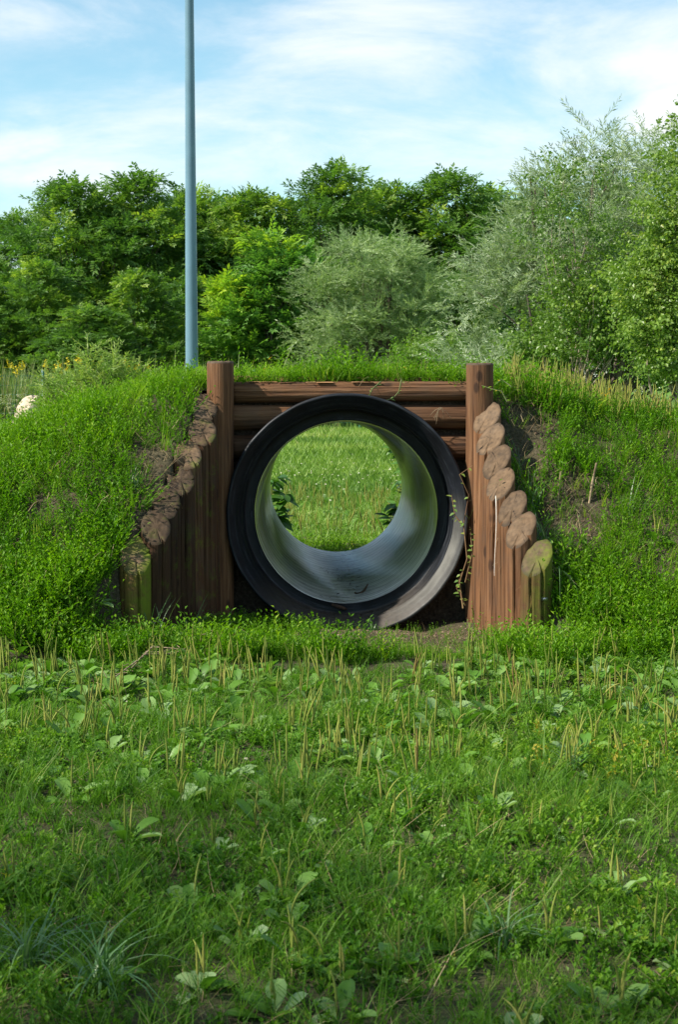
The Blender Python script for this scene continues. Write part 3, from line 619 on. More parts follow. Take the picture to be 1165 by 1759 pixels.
T_straw = [blade_tuft(R0, 4, .16, .0028, 2.0, 1.1, 3) for _ in range(4)]
T_loc = [locust_spray(R0) for _ in range(4)]; T_wil = [willow_spray(R0) for _ in range(4)]; T_bir = [round_spray(R0) for _ in range(4)]

# ------------------------------------------------------------------ trees
def limb(g, a, b, r0, r1, R, n=5, sag=.12, sides=5):
    a = np.asarray(a, float); b = np.asarray(b, float); L_ = np.linalg.norm(b - a); pts = []
    j = np.array([R.uniform(-1, 1), R.uniform(-1, 1), R.uniform(-.3, .6)]) * L_ * sag
    for i in range(n + 1): t = i / n; pts.append(a + (b - a) * t + j * sin(pi * t))
    g.add(*tube(pts, np.linspace(r0, r1, n + 1), sides))
def crown(clumps, T, per, seed, sc=1.0, droop=.1, shell=.55, tintj=.12, ups=.35):
    r = np.random.default_rng(seed); g = Geo()
    for (c, rad, tint, dens) in clumps:
        n = max(3, int(per * dens)); d = r.normal(size=(n, 3)); d /= np.linalg.norm(d, axis=1, keepdims=True); d[:, 2] = np.where(d[:, 2] < -.3, -d[:, 2] * .6, d[:, 2])
        q = r.uniform(0, 1, n) ** shell
        P = np.asarray(c) + d * q[:, None] * np.asarray(rad)
        ax = d * np.array([1, 1, .5]) + r.normal(size=(n, 3)) * .35 + np.array([0, 0, ups]) - np.array([0, 0, 1.0]) * (droop * q[:, None] * 2)
        Rm = frames(ax, r.normal(size=n) * .4); s = sc * r.uniform(.7, 1.25, n); rn = np.clip(tint + r.normal(size=n) * tintj, 0, 1)
        k = r.integers(0, len(T), n)
        for v in range(len(T)):
            m = k == v; scatter(g, T[v], P[m], Rm[m], s[m], rn[m], jitter=.12)
    return g
def clumps_locust(R, h, rad, n, zlow=.08, flat=.38, size=.30):
    out = []
    for i in range(n):
        t = (i + .5) / n; z = h * (zlow + (1 - zlow) * t ** .85); prof = rad * (sin(pi * min(1, .30 + .66 * t)) ** .8) * (1.0 if t < .75 else .92)
        a = i * 2.4 + R.uniform(-.5, .5); q = prof * R.uniform(.35, 1.0)
        s = rad * size * R.uniform(.7, 1.3) * (1.0 if t < .8 else .75)
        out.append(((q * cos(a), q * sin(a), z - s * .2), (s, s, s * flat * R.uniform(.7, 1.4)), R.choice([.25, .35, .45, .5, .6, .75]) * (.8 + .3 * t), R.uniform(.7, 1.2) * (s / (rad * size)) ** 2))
    return out
def build_tree(name, loc, label, cat, clumps, T, per, seed, mat, trunk_h, trunk_r, bark='bark', sc=1.0, droop=.1, shell=.55, group=None, stems=1, spread=.2, limbs=14, ups=.35, tintj=.12):
    R = random.Random(seed); t = thing(name, loc, label, cat, group)
    g = crown(clumps, T, per, seed, sc, droop, shell, tintj, ups); me = mesh_of('crown', g, M[mat], smooth=False); link('crown', me, t, loc)
    g = Geo(); zt = max(c[0][2] for c in clumps)
    for s in range(stems):
        a = R.uniform(0, 6.28); base = (spread * .5 * cos(a) * (stems > 1), spread * .5 * sin(a) * (stems > 1), -.1); top = (spread * cos(a) * 2.2, spread * sin(a) * 2.2, zt * R.uniform(.8, .96))
        limb(g, base, top, trunk_r * R.uniform(.7, 1), trunk_r * .15, R, 8, .05, 8)
        for k in range(limbs // stems):
            c = R.choice(clumps); z = c[0][2]; tt = max(.12, min(.9, (z - R.uniform(.2, .35) * zt) / zt)); b0 = np.asarray(base) + (np.asarray(top) - np.asarray(base)) * tt
            limb(g, b0, c[0], trunk_r * .4 * (1.1 - tt), trunk_r * .07, R, 5, .1, 5)
    me = mesh_of('trunk', g, M[bark]); link('trunk', me, t, loc)
    return t
def XY(px, Y): return at(px, 650, Y)[0]
def HT(py, Y): return at(600, py, Y)[2]
# black locusts at the back: prototypes built at height 8
protos = []
lab = ['feathery locust tree, first of the back row right of the lamp pole',
       'broad locust tree of the back row left, lit yellow-green on its left side',
       'highest locust tree of the back row, above the small silvery willow',
       'dark locust tree of the back row directly behind the lamp pole']
slots = [(430, 58, 335, 1.0, 0), (130, 56, 318, 1.1, 1), (572, 58, 292, 1.0, 2), (318, 60, 330, 1.0, 3)]
for i, (px, Y_, py, sc, _) in enumerate(slots):
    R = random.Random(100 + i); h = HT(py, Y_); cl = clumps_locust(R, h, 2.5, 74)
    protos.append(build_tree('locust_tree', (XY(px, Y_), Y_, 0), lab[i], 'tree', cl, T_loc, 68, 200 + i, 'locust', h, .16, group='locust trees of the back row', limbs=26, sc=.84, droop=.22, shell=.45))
more = [(238, 57, 306, 1, 'locust tree of the back row left of the lamp pole, with pointed airy top'),
        (30, 60, 372, 2, 'lower locust tree of the back row at the left frame edge'),
        (500, 62, 352, 3, 'locust tree of the back row filling the dip left of the highest crown'),
        (680, 60, 325, 0, 'locust tree of the back row behind the right half of the small willow'),
        (775, 60, 306, 1, 'dark round-topped locust tree in the gap between the two willows'),
        (835, 63, 330, 3, 'locust tree of the back row touching the left edge of the big willow'),
        (-60, 62, 380, 0, 'locust tree standing beyond the others at the far left edge'),
        (180, 63, 345, 2, 'locust tree standing behind two others on the left'),
        (375, 64, 345, 1, 'locust tree seen in the gap just right of the lamp pole top'),
        (620, 65, 330, 3, 'locust tree half hidden behind the highest crown'),
        (930, 62, 330, 2, 'locust tree mostly hidden behind the big willow'),
        (1060, 62, 320, 0, 'locust tree hidden behind the birch and big willow'),
        (80, 50, 455, 3, 'lower locust with bright boughs in front of the left back row'),
        (240, 48, 470, 0, 'lower locust with bright boughs left of the lamp pole base'),
        (-30, 50, 480, 1, 'lower locust at the left edge behind the goldenrod'),
        (330, 52, 480, 2, 'lower dark locust around the foot of the lamp pole'),
        (790, 50, 480, 1, 'lower dark locust between the two willows'),
        (160, 46, 530, 2, 'small locust thicket behind the feathery bush on the left')]
for k, (px, Y_, py, pi_, lb) in enumerate(more):
    src = protos[pi_]; h0 = HT(slots[pi_][2], slots[pi_][1]); s = HT(py, Y_) / h0
    wide = max(s, .72 if Y_ > 55 else .62)
    copy_thing(src, (XY(px, Y_), Y_, 0), 1.3 * k + .7, (wide * 1.02, wide * .95, s), lb)
# poplar far left
R = random.Random(5); cl = [((R.uniform(-.3, .3), R.uniform(-.3, .3), z), (.5, .5, .8), R.uniform(.2, .8), 1) for z in np.linspace(2, 11.2, 22)]
build_tree('poplar_tree', (XY(86, 95), 95, 0), 'slim grey-green poplar tip rising behind the trees at far left', 'tree', cl, T_bir, 50, 9, 'poplar', 13, .2, sc=2.2, ups=1.2, limbs=10)
# young locust, bright yellow-green tips
R = random.Random(41); cl = []
for (px, py, rx, rz, tint, n) in ((415, 520, 40, 45, .72, 9), (450, 470, 50, 40, .45, 9), (480, 440, 40, 40, .3, 7), (405, 500, 30, 20, .97, 4), (462, 540, 60, 50, .35, 12), (400, 570, 40, 40, .5, 8), (490, 590, 60, 40, .3, 9), (430, 590, 60, 40, .45, 9), (450, 430, 25, 18, .85, 3), (520, 520, 50, 60, .3, 9)):
    for k in range(n):
        p_ = at(px + R.uniform(-rx, rx), py + R.uniform(-rz, rz), 50) - np.array([XY(455, 50), 50, 0]); s = R.uniform(.35, .58)
        cl.append(((p_[0], R.uniform(-.7, .5), p_[2]), (s, s, s * .55), np.clip(tint + R.uniform(-.12, .12), 0, 1), 1))
build_tree('young_locust_tree', (XY(455, 50), 50, 0), 'young bright green locust with yellow-green shoots between lamp pole and small willow', 'tree', cl, T_loc, 34, 77, 'young', 3.8, .08, sc=.9, limbs=20, droop=.1)
# willows
def willow(name, px, Y_, outline, n, size, per, seed, label, stems, tr, sc, depth, tints=(.3, .75), ups=.6):
    R = random.Random(seed); cl = []; base = np.array([XY(px, Y_), Y_, 0.0])
    # outline: list of (py, x_left, x_right)
    pys = [o_[0] for o_ in outline]
    for k in range(n):
        py = R.triangular(pys[0], pys[-1], pys[0] + .55 * (pys[-1] - pys[0])); xl_ = np.interp(py, pys, [o_[1] for o_ in outline]); xr_ = np.interp(py, pys, [o_[2] for o_ in outline])
        u = R.uniform(-1, 1); x = (xl_ + xr_) / 2 + (xr_ - xl_) / 2 * u
        dd = depth * sqrt(max(.02, 1 - u * u)) * R.uniform(-1, .7)
        p_ = at(x, py, Y_) - base; s = size * R.uniform(.7, 1.3)
        cl.append(((p_[0], dd, p_[2]), (s, s, s * 1.1), R.uniform(*tints), 1))
    return build_tree(name, base, label, 'tree', cl, T_wil, per, seed, 'greenwillow' if px < 700 else 'willow', 4, tr, sc=sc, stems=stems, limbs=34, ups=ups, droop=.12, spread=.22, shell=.5)
willow('willow_tree', 645, 48, [(400, 615, 685), (430, 575, 720), (455, 540, 740), (520, 515, 755), (600, 510, 765), (660, 520, 765)], 120, .36, 28, 301,
       'small rounded silvery willow in the middle behind the mound', 3, .09, 1.35, 1.6, (.15, .85), .3)
willow('willow_tree', 960, 24, [(212, 1000, 1250), (250, 945, 1320), (310, 915, 1330), (370, 890, 1330), (430, 840, 1300), (500, 815, 1300), (560, 790, 1290), (610, 770, 1280), (670, 800, 1250)], 235, .32, 25, 302,
       'large silvery willow at right reaching above the other trees', 4, .09, 1.05, 1.3, (.25, .85), .5)
# birch with a thin pale trunk in front of the big willow, low multi-stemmed tree, and birch on the right edge
def leafy(name, px, Y_, blobs, per, seed, label, cat, T, mat, stems, tr, sc, bark='bark', limbs=24, droop=.25, size=(.16, .3), top=None, spread=.15):
    R = random.Random(seed); base = np.array([XY(px, Y_), Y_, 0.0]); cl = []
    for (bx, by, rx, ry, tint, n) in blobs:
        for k in range(n):
            a = R.uniform(0, 6.28); q = sqrt(R.random()); p_ = at(bx + rx * q * cos(a), by + ry * q * sin(a), Y_) - base; s = R.uniform(*size)
            cl.append(((p_[0], R.uniform(-.9, .5) * rx / FPX * Y_, p_[2]), (s, s, s * 1.1), np.clip(tint + R.uniform(-.12, .12), 0, 1), 1))
    return build_tree(name, base, label, cat, cl, T, per, seed, mat, 4, tr, bark, sc=sc, stems=stems, limbs=limbs, droop=droop, spread=spread)
bt = leafy('birch_tree', 992, 20.5, [(990, 330, 50, 60, .35, 6), (985, 420, 70, 60, .35, 6), (1010, 490, 75, 50, .4, 9), (985, 560, 55, 60, .5, 15), (1030, 560, 80, 60, .45, 15), (1060, 480, 60, 60, .3, 5)], 14, 401,
      'slender birch with a thin pale trunk in front of the big willow', 'tree', T_bir, 'birch', 1, .035, .9, 'birchbark', 26, spread=.04)
leafy('shrubby_tree', 1030, 21.5, [(960, 600, 70, 40, .4, 14), (1040, 565, 90, 42, .35, 28), (1110, 580, 70, 45, .25, 20), (970, 608, 45, 12, .4, 7), (1165, 620, 45, 50, .2, 12), (1120, 530, 80, 50, .3, 20)], 20, 402,
      'low many-stemmed tree with dark trunks showing above the mound at right', 'tree', T_bir, 'birch', 6, .075, 1.0, 'bark', 30, spread=.42)
leafy('birch_tree', 1185, 18, [(1175, 340, 40, 55, .6, 9), (1160, 420, 42, 60, .7, 12), (1140, 500, 60, 55, .75, 20), (1150, 570, 55, 45, .65, 22), (1220, 460, 60, 130, .55, 34), (1180, 620, 60, 40, .5, 20), (1195, 260, 25, 50, .55, 6)], 22, 403,
      'yellow-green birch cut off by the right frame edge', 'tree', T_bir, 'birch', 1, .07, .85, 'birchbark', 30)
# low bushes along the back
for (px, Y_, py, w_, sd, lb) in ((860, 30, 610, 70, 2, 'low bush at the foot of the big willow above the right post'), (760, 34, 600, 60, 3, 'low bush between small and big willow')):
    leafy('bush', px, Y_, [(px, py + 25, w_, 35, .5, 26)], 22, 500 + sd, lb, 'bush', T_bir, 'birch', 3, .02, 1.2, limbs=9, size=(.25, .4))
# shade tree left of and behind the viewpoint
def shade_tree(px_, py_, s, rz, lb):
    copy_thing(protos[2], (px_, py_, 0), rz, s, lb)

# ------------------------------------------------------------------ lamp pole
PY = 20.7; lp = np.array([XY(329.5, PY), PY, 0.0])
pole = thing('lamp_pole', lp, 'tall tapered blue-grey steel lamp pole behind the left side of the mound', 'lamp pole')
g = Geo(); zs = np.linspace(-.1, 7.4, 18); rs = np.interp(zs, [0, 1.5, 5.9, 7.4], [.083, .077, .052, .046])
g.add(*tube([(lp[0], lp[1], z) for z in zs], rs, 28)); g.build('shaft', M['pole'], pole, lp)
g = Geo(); g.add(*tube([(lp[0], lp[1], 7.4), (lp[0], lp[1], 7.41), (lp[0], lp[1], 7.62), (lp[0] + .02, lp[1], 7.7)], [.05, .06, .06, .03], 16))
g.add(*tube([(lp[0] - .05, lp[1], 7.66), (lp[0] + .1, lp[1], 7.68), (lp[0] + .5, lp[1], 7.72), (lp[0] + .62, lp[1], 7.72)], [.05, .09, .11, .03], 10)); g.build('lamp_head', M['polemetal'], pole, lp)
g = Geo(); g.add(*tube([(lp[0], lp[1], 0), (lp[0], lp[1], .03)], [.16, .16], 20)); g.build('base_flange', M['polemetal'], pole, lp)

# ------------------------------------------------------------------ fence, boulder, meadow
fx0 = XY(-60, 40); f_ = thing('wire_fence', (fx0, 40, 0), 'low green wire fence with slim posts in front of the goldenrod at left', 'fence')
for k in range(6):
    x = XY(73, 40) + (k - 1) * 2.5; g = Geo(); g.add(*tube([(x, 40, -.1), (x, 40, 1.44), (x, 40, 1.45)], [.032, .032, .004], 8)); g.build('post', M['green'], f_, (x, 40, 0))
for k in range(6):
    g = Geo(); z = .2 + k * .22; g.add(*tube([(XY(73, 40) - 2.5, 40.02, z), (XY(73, 40) + 10, 40.02, z)], .0035, 4)); g.build('wire', M['green'], f_, (fx0, 40, z))
g = Geo()
for k in range(240): x = XY(73, 40) - 2.5 + k * .052; g.add(*tube([(x, 40.02, .05), (x, 40.02, 1.35)], .0022, 3))
g.build('wire_mesh', M['green'], f_, (fx0, 40, 0))['kind'] = 'stuff'
bo = np.array([XY(52, 25), 25, 0.0]); n_, m_ = 26, 18; a = np.linspace(0, 2 * pi, n_, endpoint=False); vv = []
for i in range(m_):
    ph = -pi / 2 + pi * (i + .3) / m_
    for q in a:
        k = 1 + .14 * sin(3 * q + 1) + .10 * sin(5 * q + 4 * ph) + .07 * sin(9 * q * 1 + 7 * ph)
        vv.append((bo[0] + .33 * k * cos(q) * cos(ph) ** .6 + .08 * sin(ph), bo[1] + .3 * k * sin(q) * cos(ph) ** .6, .45 + .53 * sin(ph) * (1 + .05 * sin(4 * q))))
g = Geo(); g.add(vv, [[i * n_ + j, i * n_ + (j + 1) % n_, (i + 1) * n_ + (j + 1) % n_, (i + 1) * n_ + j] for i in range(m_ - 1) for j in range(n_)]); g.add(np.array(vv)[-n_:], [list(range(n_))])
tag(g.build('boulder', M['stone'], None, bo, smooth=False), 'pale sandy boulder peeping over the left shoulder of the mound', 'boulder')

def field(n, fx, fy, keep=None):
    x = fx(n); y = fy(n); P = np.stack([x, y, H(x, y)], 1)
    if keep is not None: P = P[keep(P)]
    return P
def put(g, T, P, sc=(.7, 1.3), rn=(.5, .18), lean=.25, mat=0, jit=.15, ang=None, lift=0.0):
    n = len(P); R = rotz(rng.uniform(0, 2 * pi, n) if ang is None else ang)
    lx, ly = rng.normal(size=n) * lean * .5, rng.normal(size=n) * lean * .5
    A = np.tile(np.eye(3), (n, 1, 1)); A[:, 0, 2] = lx; A[:, 1, 2] = ly
    R = np.einsum('nij,njk->nik', A, R); s = rng.uniform(*sc, n); r = np.clip(rng.normal(rn[0], rn[1], n), 0, 1); k = rng.integers(0, len(T), n)
    P = P + [0, 0, lift]
    for v in range(len(T)):
        m = k == v; scatter(g, T[v], P[m], R[m], s[m], r[m], mat, jit)
# meadow behind (tall weeds, goldenrod, white flowers)
T_mead = [blade_tuft(R0, 7, 1.0, .03, .5, .25, 2) for _ in range(4)]
def gold_tpl(R):
    q = []
    for k in range(14): z = .8 + .25 * k / 14; q.append(leafquad((0, 0, z), rnddir(R, -.1, .6), rnddir(R, 0, 1), .12 * (1.2 - k / 14), .05))
    return mk(q, R)
T_gold = [gold_tpl(R0) for _ in range(3)]
g = Geo(); n = 1700; x = rng.uniform(-16, 1, n); y = rng.uniform(40.8, 45.5, n); P = np.stack([x, y, 0 * x], 1)
put(g, T_mead, P, (1.0, 1.75), (.5, .22)); tag(g.build('meadow_weeds', M['meadow'], smooth=False), 'tall pale green weeds growing behind the wire fence at left', 'weeds', kind='stuff')
g = Geo()
for (px, py, sp, n) in ((95, 612, 60, 26), (150, 618, 60, 14), (330 - 130, 622, 60, 10), (20, 618, 40, 14), (225, 618, 30, 10), (250, 622, 30, 10)):
    P = np.array([at(px + rng.normal() * sp * .5, py + rng.normal() * 4, 41.2 + rng.uniform(0, 2)) for _ in range(n)]); P[:, 2] = np.maximum(P[:, 2] - .95, 0); P = P[::2]; put(g, T_gold, P, (.6, .95), (.5, .3))
tag(g.build('goldenrod', M['gold'], smooth=False), 'yellow goldenrod flower heads above the weeds by the fence', 'flowers', kind='stuff')
g = Geo(); n = 1600; x = rng.uniform(XY(880, 26), XY(1200, 26), n); y = rng.uniform(24, 30, n); put(g, T_mead, np.stack([x, y, 0 * x], 1), (.5, .95), (.6, .2))
tag(g.build('undergrowth', M['meadow'], smooth=False), 'pale undergrowth below the big willow behind the right shoulder of the mound', 'undergrowth', kind='stuff')
def umbel(R):
    return mk([leafquad((R.gauss(0, .035), R.gauss(0, .035), .9 + R.uniform(-.02, .02)), rnddir(R, -.1, .4), (0, 0, 1), .03, .025) for _ in range(9)], R)
T_umb = [umbel(R0) for _ in range(3)]
g = Geo(); n = 420; x = rng.uniform(XY(900, 24), XY(1150, 24), n); y = rng.uniform(23, 27, n); put(g, T_umb, np.stack([x, y, 0 * x], 1), (.9, 1.25), (.5, .3))
n = 160; x = rng.uniform(XY(-60, 38), XY(60, 38), n); y = rng.uniform(34, 39.5, n); put(g, T_umb, np.stack([x, y, 0 * x], 1), (.3, 1.0), (.5, .3))
tag(g.build('white_wildflowers', M['white'], smooth=False), 'small white flower heads among the undergrowth behind the mound', 'flowers', kind='stuff')

# rear lawn seen through the pipe
g = Geo(); n = 9500; y = 12.05 + 31 * rng.uniform(0, 1, n) ** 1.5; x = XY(577, 1) * y + rng.uniform(-1, 1, n) * (.55 + .045 * y)
cl_ = sn(x, y, .5); sc_v = np.clip(y / 11, 1.0, 2.8)
P = np.stack([x, y, 0 * x - .03], 1)
k = rng.integers(0, 5, n); Rm = rotz(rng.uniform(0, 6.28, n)); bare = (np.abs(y - 27.5 - 1.0 * sn(x, 3, 1)) < 1.0) & (sn(x * 2, y, 1.1) > .35)
for v in range(5):
    m = (k == v) & ~bare; scatter(g, T_mow[v], P[m], Rm[m], (sc_v * rng.uniform(.5, 1.0, n))[m], np.clip(.45 + .22 * cl_ + rng.normal(size=n) * .14, 0, .97)[m], jitter=.12)
P = np.stack([rng.uniform(-.9, .9, 700), rng.uniform(12.0, 12.7, 700), np.full(700, -.03)], 1); gk = Geo(); put(gk, T_knot, P, (.7, 1.3), (.5, .15)); tag(gk.build('exit_weeds', M['knot'], smooth=False), 'lush low weeds right behind the far end of the pipe', 'weeds', kind='stuff')
tag(g.build('rear_lawn_grass', M['lawn'], smooth=False), 'bright green lawn grass seen through the pipe', 'grass', kind='stuff')
g = Geo(); n = 2200; y = rng.uniform(34, 75, n); x = rng.uniform(-.24, -.155, n) * y
put(g, T_lawn, np.stack([x, y, 0 * x - .03], 1), (1.6, 3.0), (.65, .15)); tag(g.build('left_lawn_grass', M['lawn'], smooth=False), 'pale lawn left of the mound beside the boulder', 'grass', kind='stuff')
def clover(R): return mk([leafquad((0, 0, .1), rnddir(R, -.2, .9), rnddir(R, 0, 1), .016, .013) for _ in range(8)], R)
T_clo = [clover(R0) for _ in range(3)]
g = Geo(); n = 110; y = np.clip(rng.normal(20.5, 2.2, n), 13, 34); x = XY(577, 1) * y + rng.uniform(-1, 1, n) * (.045 * y + .2); put(g, T_clo, np.stack([x, y, 0 * x], 1), (.6, 1.0), (.5, .3))
tag(g.build('clover_flowers', M['white'], smooth=False), 'white clover flowers dotted over the lawn beyond the pipe', 'flowers', kind='stuff')

# ------------------------------------------------------------------ plantain
def plantain_leaf(R, l, w, el, low=False):
    n, m = (5, 3) if low else (7, 5); V = []
    prof = [.10, .5, 1.0, .8, .06] if low else [.07, .10, .55, .95, 1.0, .72, .06]; ts = [0, .33, .6, .85, 1.0] if low else [0, .2, .36, .52, .7, .88, 1.0]
    c = R.uniform(.15, .5); wav = R.uniform(0, 6)
    for i in range(n):
        t = ts[i]; an = el - c * t * 1.6; px_ = l * t * cos(el - c * t * .8); pz = l * t * sin(el - c * t * .8)
        for j in range(m):
            u = (j / (m - 1) - .5) * 2; y = u * w / 2 * prof[i]; V.append((px_, y, pz + abs(u) * .22 * w * prof[i] + .06 * w * sin(7 * t + wav + 2 * u) * abs(u)))
    return np.array(V), grid_faces(n, m)
def spike_geo(R, h, lean, az):
    n = 20; g = Geo(); st = .38; pts = []; rad = []
    for i in range(n):
        t = i / (n - 1); b = lean * t * t; pts.append((h * t * sin(b) * cos(az), h * t * sin(b) * sin(az), h * t * cos(b)))
        rad.append(.0011 if t < st else (.0035) * (1.1 - .72 * ((t - st) / (1 - st)) ** 2) * (1 + .35 * (i % 2)))
    rad[-1] = .0006; V, F = tube(pts, rad, 6); g.add(V, F, 0, R.uniform(.1, .8)); return g
pl_meshes = []
for v in range(12):
    R = random.Random(600 + v); ls = []; nl = R.choice([4, 5, 6])
    for k in range(nl):
        el = R.uniform(.25, 1.05); V, F = plantain_leaf(R, R.uniform(.09, .15), R.uniform(.046, .075), el); az = k * 2 * pi / nl + R.uniform(-.4, .4)
        V = V @ rotz(np.array([az]))[0].T; g = Geo(); g.add(V, F, 0, R.uniform(0, 1)); ls.append(mesh_of('leaf', g, M['plant']))
    sp = []
    for k in range(R.choice([1, 2, 3, 4])):
        g = spike_geo(R, R.uniform(.12, .20), abs(R.gauss(.0, .26)), R.uniform(0, 6.28)); q = (R.uniform(-.012, .012), R.uniform(-.012, .012), 0); g.V[0] = g.V[0] + q; sp.append(mesh_of('seed_spike', g, M['spike']))
    pl_meshes.append((ls, sp))
def plantain(x, y, v, rz, sc, label, group='plantain plants in the field'):
    t = thing('plantain', (x, y, float(H(x, y)) - .005), label, 'plantain', group); t.rotation_euler = (0, 0, rz); t.scale = (sc,) * 3
    for m in pl_meshes[v][0]: o = bpy.data.objects.new('leaf', m); COL.objects.link(o); o.parent = t
    for m in pl_meshes[v][1]: o = bpy.data.objects.new('seed_spike', m); COL.objects.link(o); o.parent = t
    return t
def gp(px, py):      # ground point under a pixel
    d = at(px, py, 1.0) - np.array([0, 0, CAMH]); k = -CAMH / d[2]; return d[0] * k, d[1] * k
heroes = [(590, 1700, 'plantain with broad pale leaf and three seed spikes at bottom centre'), (680, 1690, 'plantain with a thick spike bending right near bottom centre'),
          (345, 1720, 'plantain with pale broad leaves at the bottom left of centre'), (130, 1500, 'plantain with a sheaf of upright pale spikes at lower left'),
          (500, 1560, 'plantain with a close row of spikes left of lower centre'), (800, 1650, 'plantain with glaucous leaves at lower right of centre'),
          (1070, 1750, 'plantain with bushy spikes at the bottom right corner'), (850, 1420, 'plantain with curled leaf and spike in the right middle of the field'),
          (460, 1370, 'plantain with brownish spikes and pale leaves at centre left of the field'), (310, 1400, 'plantain standing left of the field centre with dark upright leaves'),
          (240, 1330, 'plantain with one very tall single spike in the left middle'), (95, 1290, 'plantain with a cluster of spikes at the left edge of the field middle'),
          (930, 1450, 'plantain with leaning spikes right of the field centre'), (1090, 1380, 'plantain with long spikes near the right edge'),
          (690, 1560, 'plantain with white-green cupped leaf right of lower centre'), (1130, 1640, 'plantain at the lower right edge with flat grey-green leaves')]
for k, (px, py, lb) in enumerate(heroes):
    x, y = gp(px, py); plantain(x, y, k % 12, rng.uniform(0, 6.28), rng.uniform(.66, .84), lb)
cnt = 0
while cnt < 150:        # the thick band before the mound
    y = 7.6 - 2.3 * rng.random() ** 1.6 + .25 * rng.normal() * .6; x = rng.uniform(-.22, .22) * y
    px, py = proj([x, y, 0]);
    if 380 < px < 800 and y > 7.25: continue
    if abs(px - 600) < 180 and rng.random() < .35: continue
    colw = ['at the left frame edge', 'below the left palisade', 'below the left rim of the pipe', 'below the right rim of the pipe', 'below the right palisade', 'at the right frame edge'][int(np.searchsorted([150, 380, 590, 800, 980], px))]
    row = ['front', 'middle', 'rear'][int(np.searchsorted([6.3, 7.0], y))]
    plantain(x, y, cnt % 12, rng.uniform(0, 6.28), rng.uniform(.65, 1.0), 'plantain in the %s rows of the dense band, %s' % (row, colw)); cnt += 1
cnt = 0
while cnt < 64:
    y = 3.0 + 3.0 * rng.random(); x = rng.uniform(-.22, .22) * y; px, py = proj([x, y, 0]); 
    colw = ['at the left frame edge', 'left of centre', 'right of centre', 'at the right frame edge'][int(np.searchsorted([230, 582, 930], px))]
    row = ['lowest', 'lower', 'upper'][int(np.searchsorted([3.7, 4.7], y))]
    plantain(x, y, (cnt * 5) % 12, rng.uniform(0, 6.28), rng.uniform(.5, .8), 'small plantain in the %s part of the foreground, %s' % (row, colw)); cnt += 1
# plantains too many and small to pick apart: right shoulder of the mound, rear lawn, filler leaves
def leafbits(R):
    V = []; F = []; c = []; n0 = 0
    for k in range(4):
        v, f = plantain_leaf(R, R.uniform(.07, .11), R.uniform(.032, .05), R.uniform(.3, 1.0), True); v = v @ rotz(np.array([R.uniform(0, 6.28)]))[0].T; V.append(v); F.append(f + n0); n0 += len(v); c += [R.random()] * len(f)
    return np.concatenate(V), np.concatenate(F), np.array(c)
def spikebits(R, n=3):
    V = []; F = []; c = []; n0 = 0
    for k in range(n):
        h = R.uniform(.11, .19); az = R.uniform(0, 6.28); b = abs(R.gauss(0, .15)); x0, y0 = R.uniform(-.03, .03), R.uniform(-.03, .03)
        pts = [(x0 + h * t * sin(b * t) * cos(az), y0 + h * t * sin(b * t) * sin(az), h * t * cos(b * t)) for t in (0, .38, .42, .7, .95, 1)]
        v, f = tube(pts, [.0011, .0011, .0034, .0032, .0018, .0005], 4); V.append(v); F.append(f + n0); n0 += len(v); c += [R.random()] * len(f)
    return np.concatenate(V), np.concatenate(F), np.array(c)
T_lb = [leafbits(R0) for _ in range(5)]; T_sp = [spikebits(R0) for _ in range(5)]
gl, gs = Geo(), Geo()
n = 420; y = rng.uniform(8.6, 10.2, n); x = .155 * y + rng.uniform(-.55, .75, n) * .1 * y; P = np.stack([x, y, H(x, y)], 1); put(gs, T_sp, P, (.8, 1.3), (.5, .2)); put(gl, T_lb, P[:200], (.7, 1.0), (.45, .2))
n = 90; y = rng.uniform(8.8, 9.6, n); x = rng.uniform(-.1, .8, n); P = np.stack([x, y, H(x, y)], 1); put(gs, T_sp, P, (.5, .8), (.3, .2))
n = 190; y = rng.uniform(12.8, 18.5, n); x = XY(577, 1) * y + rng.uniform(-1, 1, n) * (.045 * y + .1); P = np.stack([x, y, 0 * x - .02], 1); put(gs, T_sp, P, (.8, 1.3), (.4, .2)); put(gl, T_lb, P[:150], (.7, 1.0), (.5, .2))
n = 1100; y = 7.5 - 2.6 * rng.uniform(0, 1, n) ** 1.4; x = rng.uniform(-.24, .24, n) * y; P = np.stack([x, y, H(x, y)], 1); P = P[(np.abs(P[:, 0] - .04) > .5) | (P[:, 1] < 7.1)]
P = P[rng.random(len(P)) < .65 + .5 * sn(P[:, 0] * 1.4, P[:, 1] * 1.4, 1.6)]; put(gl, T_lb, P, (.6, 1.15), (.5, .25)); put(gs, T_sp, P[::3], (.7, 1.1), (.4, .25))
n = 700; y = 2.9 + 3.1 * rng.random(n) ** .8; x = rng.uniform(-.24, .24, n) * y; P = np.stack([x, y, H(x, y)], 1); P = P[sn(P[:, 0] * 2, P[:, 1] * 2, 1.4) > -.1]; put(gl, T_lb, P, (.35, .7), (.35, .25))
tag(gl.build('plantain_leaves', M['plant']), 'broad plantain leaves crowded low in the band before the mound', 'leaves', kind='stuff')
tag(gs.build('plantain_spikes', M['spike']), 'thin yellow plantain spikes on the right shoulder of the mound and beyond the pipe', 'seed spikes', kind='stuff')

